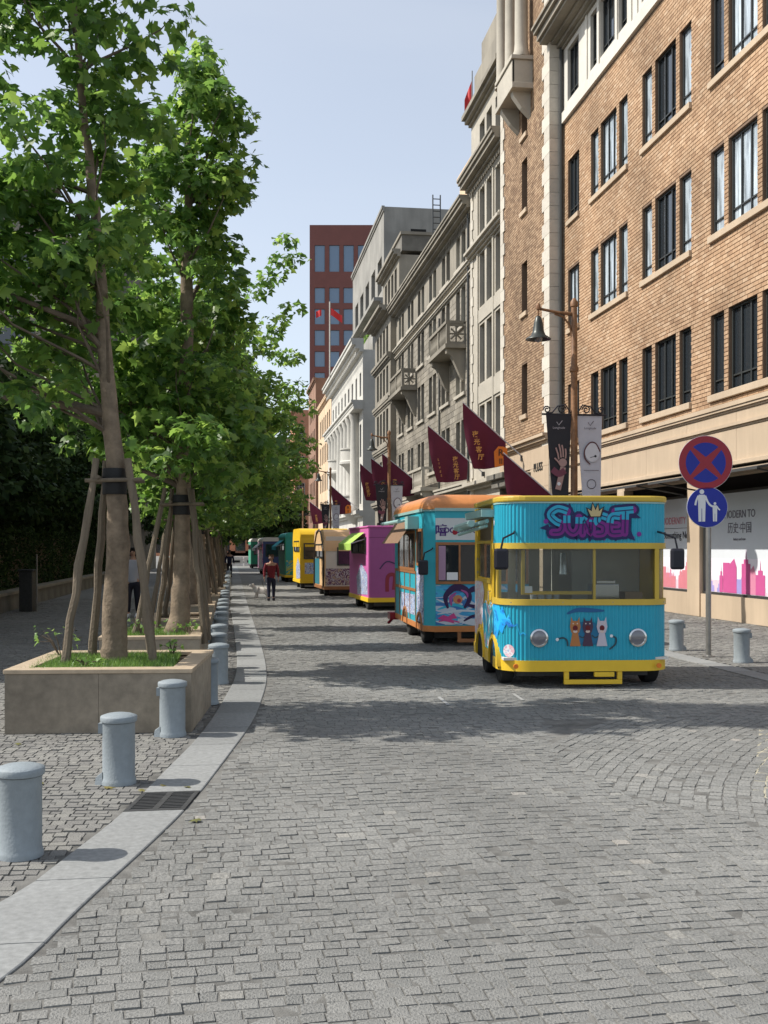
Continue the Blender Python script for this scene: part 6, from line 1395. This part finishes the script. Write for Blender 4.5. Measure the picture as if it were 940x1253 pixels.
# ---------------------------------------------------------------- barriers, pedestal, painted marks
bw = MB(); bw.ext([(-.22,0),(.22,0),(.2,.12),(.1,.2),(.1,.55),(.14,.6),(.12,.82),(-.12,.82),(-.14,.6),(-.1,.55),(-.1,.2),(-.2,.12)], 'x', -.62, .62)
bmsh = {c: bw.mesh('barrier', flat('barrier_'+c, v)) for c, v in (('white',(.6,.58,.56)),('red',(.5,.05,.04)))}
holes_b = MB().box(-.35,-.13,.3,.35,-.101,.5).mesh('barrier_slot', m_dark)
for i in range(6):
    x = -2.4+i*1.35; o = link('road_barrier', bmsh['white' if i != 5 else 'red'], None, loc=(x, 98, 0)); tag(o, ['white','white','white','white','white','red'][i]+' plastic road barrier, %s from the left in the row closing the street' % ordn[i], 'barrier', 'barriers closing the street'); link('barrier_slot', holes_b, o)
pd = empty('utility_pedestal', (*G(34, 748), 0), R(-8), 'dark square pedestal with a thin post standing by the low wall', 'pedestal')
MB().box(-.17,-.17,0,.17,.17,1.05).box(-.2,-.2,1.05,.2,.2,1.1).build('cabinet', m_iron, pd, bevel=.01); MB().path([(.24,0,0),(.24,0,1.5)],.02,8).build('post', m_steel, pd)
for i, (a, b_) in enumerate([((537,853),(549,863)),((628,849),(640,857)),((690,858),(720,860))]):
    p, q = G(*a), G(*b_); d = Vector((q[0]-p[0], q[1]-p[1])); n = Vector((-d.y, d.x)).normalized()*.02
    mb = MB(); mb.add([(p[0]-n.x,p[1]-n.y,.004+i*.0),(q[0]-n.x,q[1]-n.y,.004),(q[0]+n.x,q[1]+n.y,.004),(p[0]+n.x,p[1]+n.y,.004)],[(0,1,2,3)]); o = mb.build('painted_mark', flat('worn_white_paint', (.33,.33,.32)), kind='structure', fix=False)

# ---------------------------------------------------------------- low wall, hedge and dark park trees on the left
wl = empty('low_wall', (-6.0, 35, 0), 0, 'low stone kerb wall in deep shade in front of the dark hedge', 'wall')
wm = {}
for i in range(34):
    y = 17+i*1.2; k = 'a'
    if k not in wm: wm[k] = (MB().box(-.18,-.597,0,.18,.597,.42).mesh('wall_block', m_grey_dk), MB().box(-.22,-.597,.42,.22,.597,.5).mesh('coping', m_grey))
    link('wall_block', wm[k][0], wl, loc=(0, y-35, 0)); link('coping', wm[k][1], wl, loc=(0, y-35, .003))
hd = empty('hedge', (-7.2, 35, 0), 0, 'tall clipped dark green hedge behind the low wall', 'hedge')
n = 46000; hx = rng.uniform(-8.0,-6.3,n); hy = rng.uniform(16,60,n); hz = rng.uniform(.1,2.25,n); face = rng.random(n)
hx = np.where(face < .6, -6.3-rng.exponential(.12,n), hx); hz = np.where((face >= .6) & (face < .85), 2.25-rng.exponential(.08,n)+.08*np.sin(hy*3), hz); hx += .1*np.sin(hy*1.7)+.06*np.sin(hz*5+hy)
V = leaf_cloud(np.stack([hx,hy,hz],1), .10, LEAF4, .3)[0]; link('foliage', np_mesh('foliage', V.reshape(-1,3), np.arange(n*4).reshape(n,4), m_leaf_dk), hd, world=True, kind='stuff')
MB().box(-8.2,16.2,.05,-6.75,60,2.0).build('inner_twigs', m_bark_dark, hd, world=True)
dk = [(-7.2,16.5,6.2,2.2),(-7.4,22,7.0,2.8),(-7.6,27.5,7.2,2.8),(-7.8,32,7.5,2.8),(-8.2,37,8.2,2.9),(-8.2,43,8.6,3.0),(-8.2,50,9,3.2),(-8.4,57,9.5,3.4),(-8.2,20,8.0,2.8),(-9.8,20,7.5,3.0),(-11,27,9.5,3.6),(-9.8,34,8.4,3.2),(-12,41,10.5,3.8),(-9.6,49,9.5,3.4),(-12,58,10,4),(-9,66,9,3.6),(-13.5,33,11,3.6),(-8.5,78,9.5,4),(-14,22,9.5,3.6)]
for i, (x, y, top, r) in enumerate(dk):
    cl = crown_clusters([(x,y,(top+2)/2,r,r,(top-2)/2),(x+.4,y,3.4,r*1.02,r,1.5)], 130, .62)
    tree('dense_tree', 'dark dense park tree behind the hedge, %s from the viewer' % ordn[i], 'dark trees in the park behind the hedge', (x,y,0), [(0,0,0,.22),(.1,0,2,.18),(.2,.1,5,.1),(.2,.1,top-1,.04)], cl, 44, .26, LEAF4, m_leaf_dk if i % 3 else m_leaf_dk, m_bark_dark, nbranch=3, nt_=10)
for i, (x, y) in enumerate([(-6.5,120),(-3,128),(-1,150),(3.5,160),(6,140)]):
    cl = crown_clusters([(x,y,5.5,3.6,3.6,3.0)], 90, .9)
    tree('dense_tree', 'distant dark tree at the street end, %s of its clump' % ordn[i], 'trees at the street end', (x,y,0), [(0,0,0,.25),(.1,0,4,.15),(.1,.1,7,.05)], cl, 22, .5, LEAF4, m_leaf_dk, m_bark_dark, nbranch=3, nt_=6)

# ---------------------------------------------------------------- people and dog
def skin_mesh(name, nodes, edges, m, parent, sub=2):
    """nodes: list of (x,y,z,r) or (x,y,z,rx,ry)"""
    me = bpy.data.meshes.new(name); me.from_pydata([n[:3] for n in nodes], edges, []); o = bpy.data.objects.new(name, me); C.objects.link(o)
    sk = o.modifiers.new('skin', 'SKIN'); 
    if not me.skin_vertices: me.attributes.new
    b = bmesh.new(); b.from_mesh(me); ly = b.verts.layers.skin.verify()
    for v, n in zip(b.verts, nodes): v[ly].radius = (n[3], n[4] if len(n) > 4 else n[3])
    b.verts.ensure_lookup_table(); b.verts[0][ly].use_root = True; b.to_mesh(me); b.free()
    sk.use_smooth_shade = True; s2 = o.modifiers.new('sub', 'SUBSURF'); s2.levels = sub; s2.render_levels = sub
    dg = bpy.context.evaluated_depsgraph_get(); dg.update(); res = bpy.data.meshes.new_from_object(o.evaluated_get(dg)); bpy.data.objects.remove(o)
    res.materials.clear(); res.materials.append(m); res.name = name; res.polygons.foreach_set('use_smooth', [True]*len(res.polygons)); return link(name, res, parent)
def person(x, y, rz, s, label, top, bottom, hair, stride=.16, arm=None, longh=False):
    p = empty('person', (x, y, 0), rz, label, 'person'); p.scale = (s, s, s)
    sk = flat('skin', (.42,.25,.17)) if 'skin' not in bpy.data.materials else bpy.data.materials['skin']
    a = arm or [(-.30,.0,1.12,-.27,-.08,.88),(.30,.0,1.12,.28,.06,.87)]
    N = [(0,0,.96,.12,.09),(0,0,1.12,.12,.09),(0,-.01,1.32,.15,.10),(0,0,1.44,.07,.07),(0,.0,1.52,.05),(0,.015,1.60,.075,.085),(0,.01,1.69,.07,.085)]; E = [(0,1),(1,2),(2,3),(3,4),(4,5),(5,6)]
    for i, sd in enumerate((-1,1)):
        q = a[i]; k = len(N); N += [(sd*.19,0,1.40,.055),(q[0]*.85,q[1],q[2],.042),(q[3],q[4],q[5],.028),(q[3],q[4]+.01,q[5]-.07,.035,.018)]; E += [(2,k),(k,k+1),(k+1,k+2),(k+2,k+3)]
    for i, sd in enumerate((-1,1)):
        k = len(N); f = stride*sd; N += [(sd*.09,0,.90,.085),(sd*.10,f*.6+.03,.50,.055),(sd*.10,f,.10,.036),(sd*.105,f+.10,.035,.035,.025)]; E += [(0,k),(k,k+1),(k+1,k+2),(k+2,k+3)]
    skin_mesh('body', N, E, sk, p)
    # fingers
    for i, sd in enumerate((-1,1)):
        q = a[i]
        for j in range(4): MB().path([(q[3],q[4]-.02+.014*j,q[5]-.085),(q[3],q[4]-.022+.014*j,q[5]-.125),(q[3]-sd*.012,q[4]-.02+.014*j,q[5]-.155-.006*(j in (1,2)))], [.009,.008,.006], 5).build('finger', sk, p, True)
        MB().path([(q[3],q[4]+.03,q[5]-.05),(q[3]-sd*.01,q[4]+.055,q[5]-.09)], [.01,.007], 5).build('thumb', sk, p, True)
    for sd in (-1,1): MB().lathe([(.028,-.01),(.03,0),(.02,.01)], (sd*.083,.02,1.62), 8, 'x').build('ear', sk, p, True)
    MB().path([(0,.09,1.66),(0,.118,1.615),(0,.10,1.60)], [.012,.018,.01], 6).build('nose', sk, p, True)
    for sd in (-1,1): MB().lathe([(.004,-.01),(.013,-.006),(.013,.006),(.004,.01)], (sd*.03,.092,1.65), 8, 'y').build('eye', m_black, p, True)
    MB().box(-.025,.092,1.565,.025,.1,1.572).build('mouth', m_red, p)
    Nt = [(0,0,.82,.165,.12),(0,0,.95,.165,.12),(0,0,1.12,.155,.115),(0,-.01,1.32,.185,.125),(0,0,1.45,.085,.08)]; Et = [(0,1),(1,2),(2,3),(3,4)]
    for i, sd in enumerate((-1,1)):
        q = a[i]; k = len(Nt); Nt += [(sd*.20,0,1.39,.075),(q[0]*.87,q[1],q[2],.06),(q[3],q[4],q[5]+.02,.045)]; Et += [(3,k),(k,k+1),(k+1,k+2)]
    skin_mesh('jacket', Nt, Et, top, p)
    Nb = [(0,0,.95,.155,.115),(0,0,.88,.14,.11)]; Eb = [(0,1)]
    for sd in (-1,1): k = len(Nb); f = stride*sd; Nb += [(sd*.095,0,.80,.105),(sd*.10,f*.6+.03,.50,.078),(sd*.10,f,.11,.058)]; Eb += [(1,k),(k,k+1),(k+1,k+2)]
    skin_mesh('trousers', Nb, Eb, bottom, p)
    for sd in (-1,1): f = stride*sd; MB().ext([(f-.07,.0),(f+.19,.0),(f+.19,.03),(f+.10,.08),(f+.02,.10),(f-.07,.10)], 'x', sd*.105-.045, sd*.105+.045).build('shoe', m_black if not longh else m_wht, p, bevel=.012)
    Nh = [(0,-.02,1.66,.088,.09),(0,-.01,1.715,.08,.08),(0,-.045,1.60,.08,.06)]; Eh = [(0,1),(0,2)]
    if longh: Nh.append((0,-.06,1.50,.07,.045)); Eh.append((2,3))
    skin_mesh('hair', Nh, Eh, hair, p); return p
xw, yw = G(332, 735); hb = flat('brown_hair', (.10,.05,.03), .6); hk = flat('black_hair', (.012,.010,.009), .5)
person(xw, yw, R(4), .825, 'woman in dark red jacket and navy trousers walking away with a small white dog', flat('dark_red_jacket', (.16,.012,.02), .8), flat('navy_trousers', (.012,.015,.035), .8), hb, .10)
xp, yp = G(281, 706); person(xp, yp, R(-6), .87, 'person in dark navy clothes standing far off beside the kerb', flat('navy_coat', (.012,.016,.05), .8), m_black, hk, .05)
xt_, yt_ = G(163, 755); person(xt_, yt_, R(170), .95, 'person in pale grey top half hidden behind the nearest tree stakes', flat('pale_grey_top', (.42,.42,.45), .8), flat('dark_trousers', (.015,.015,.025), .8), hk, .08, longh=True)
xq, yq = G(204, 716); person(xq, yq, R(60), .85, 'person in black waiting in the shade between the second tree and its stakes', flat('black_coat', (.015,.015,.018), .8), m_black, hk, .06)
xd, yd = G(320, 733.5); dog = empty('dog', (xd, yd, 0), R(75), 'small fluffy white dog walking on a lead beside the woman in red', 'dog'); dog.scale = (1.15,)*3; fur = M('white_fur', (.55,.52,.48), .9, .2, 30, .9, 120)
Nd = [(0,0,.24,.085,.09),(0,.13,.26,.085,.09),(0,-.13,.24,.075,.08),(0,.21,.33,.055),(0,.26,.40,.06),(0,.33,.385,.035),(0,.37,.375,.022)]; Ed = [(0,1),(0,2),(1,3),(3,4),(4,5),(5,6)]
for sx, sy, k0 in ((-.05,.15,1),(.05,.12,1)): k = len(Nd); Nd += [(sx,sy,.17,.032),(sx,sy+.01,.09,.024),(sx,sy+.03,.02,.022)]; Ed += [(k0,k),(k,k+1),(k+1,k+2)]
for sx, sy in ((-.05,-.15),(.05,-.18)): k = len(Nd); Nd += [(sx,sy+.02,.18,.042),(sx,sy-.04,.09,.024),(sx,sy-.01,.02,.022)]; Ed += [(2,k),(k,k+1),(k+1,k+2)]
k = len(Nd); Nd += [(0,-.22,.33,.025),(0,-.20,.42,.03),(0,-.14,.46,.022)]; Ed += [(2,k),(k,k+1),(k+1,k+2)]
skin_mesh('dog_body', Nd, Ed, fur, dog)
for s in (-1,1): MB().path([(s*.045,.25,.44),(s*.075,.25,.41),(s*.08,.26,.35)], [.018,.026,.012], 6).build('dog_ear', fur, dog, True)
MB().lathe([(.004,-.008),(.012,0),(.004,.008)], (0,.392,.38), 8, 'y').build('dog_nose', m_black, dog, True)
ld = MB(); pa = Vector((xd+.1, yd+.05, .35)); pb = Vector((xw-.30, yw-.05, .68)); ld.path([pa, pa.lerp(pb,.5)-Vector((0,0,.06)), pb], .006, 5); tag(ld.build('dog_lead', m_black), 'thin black lead running from the white dog to the woman in red', 'dog lead')
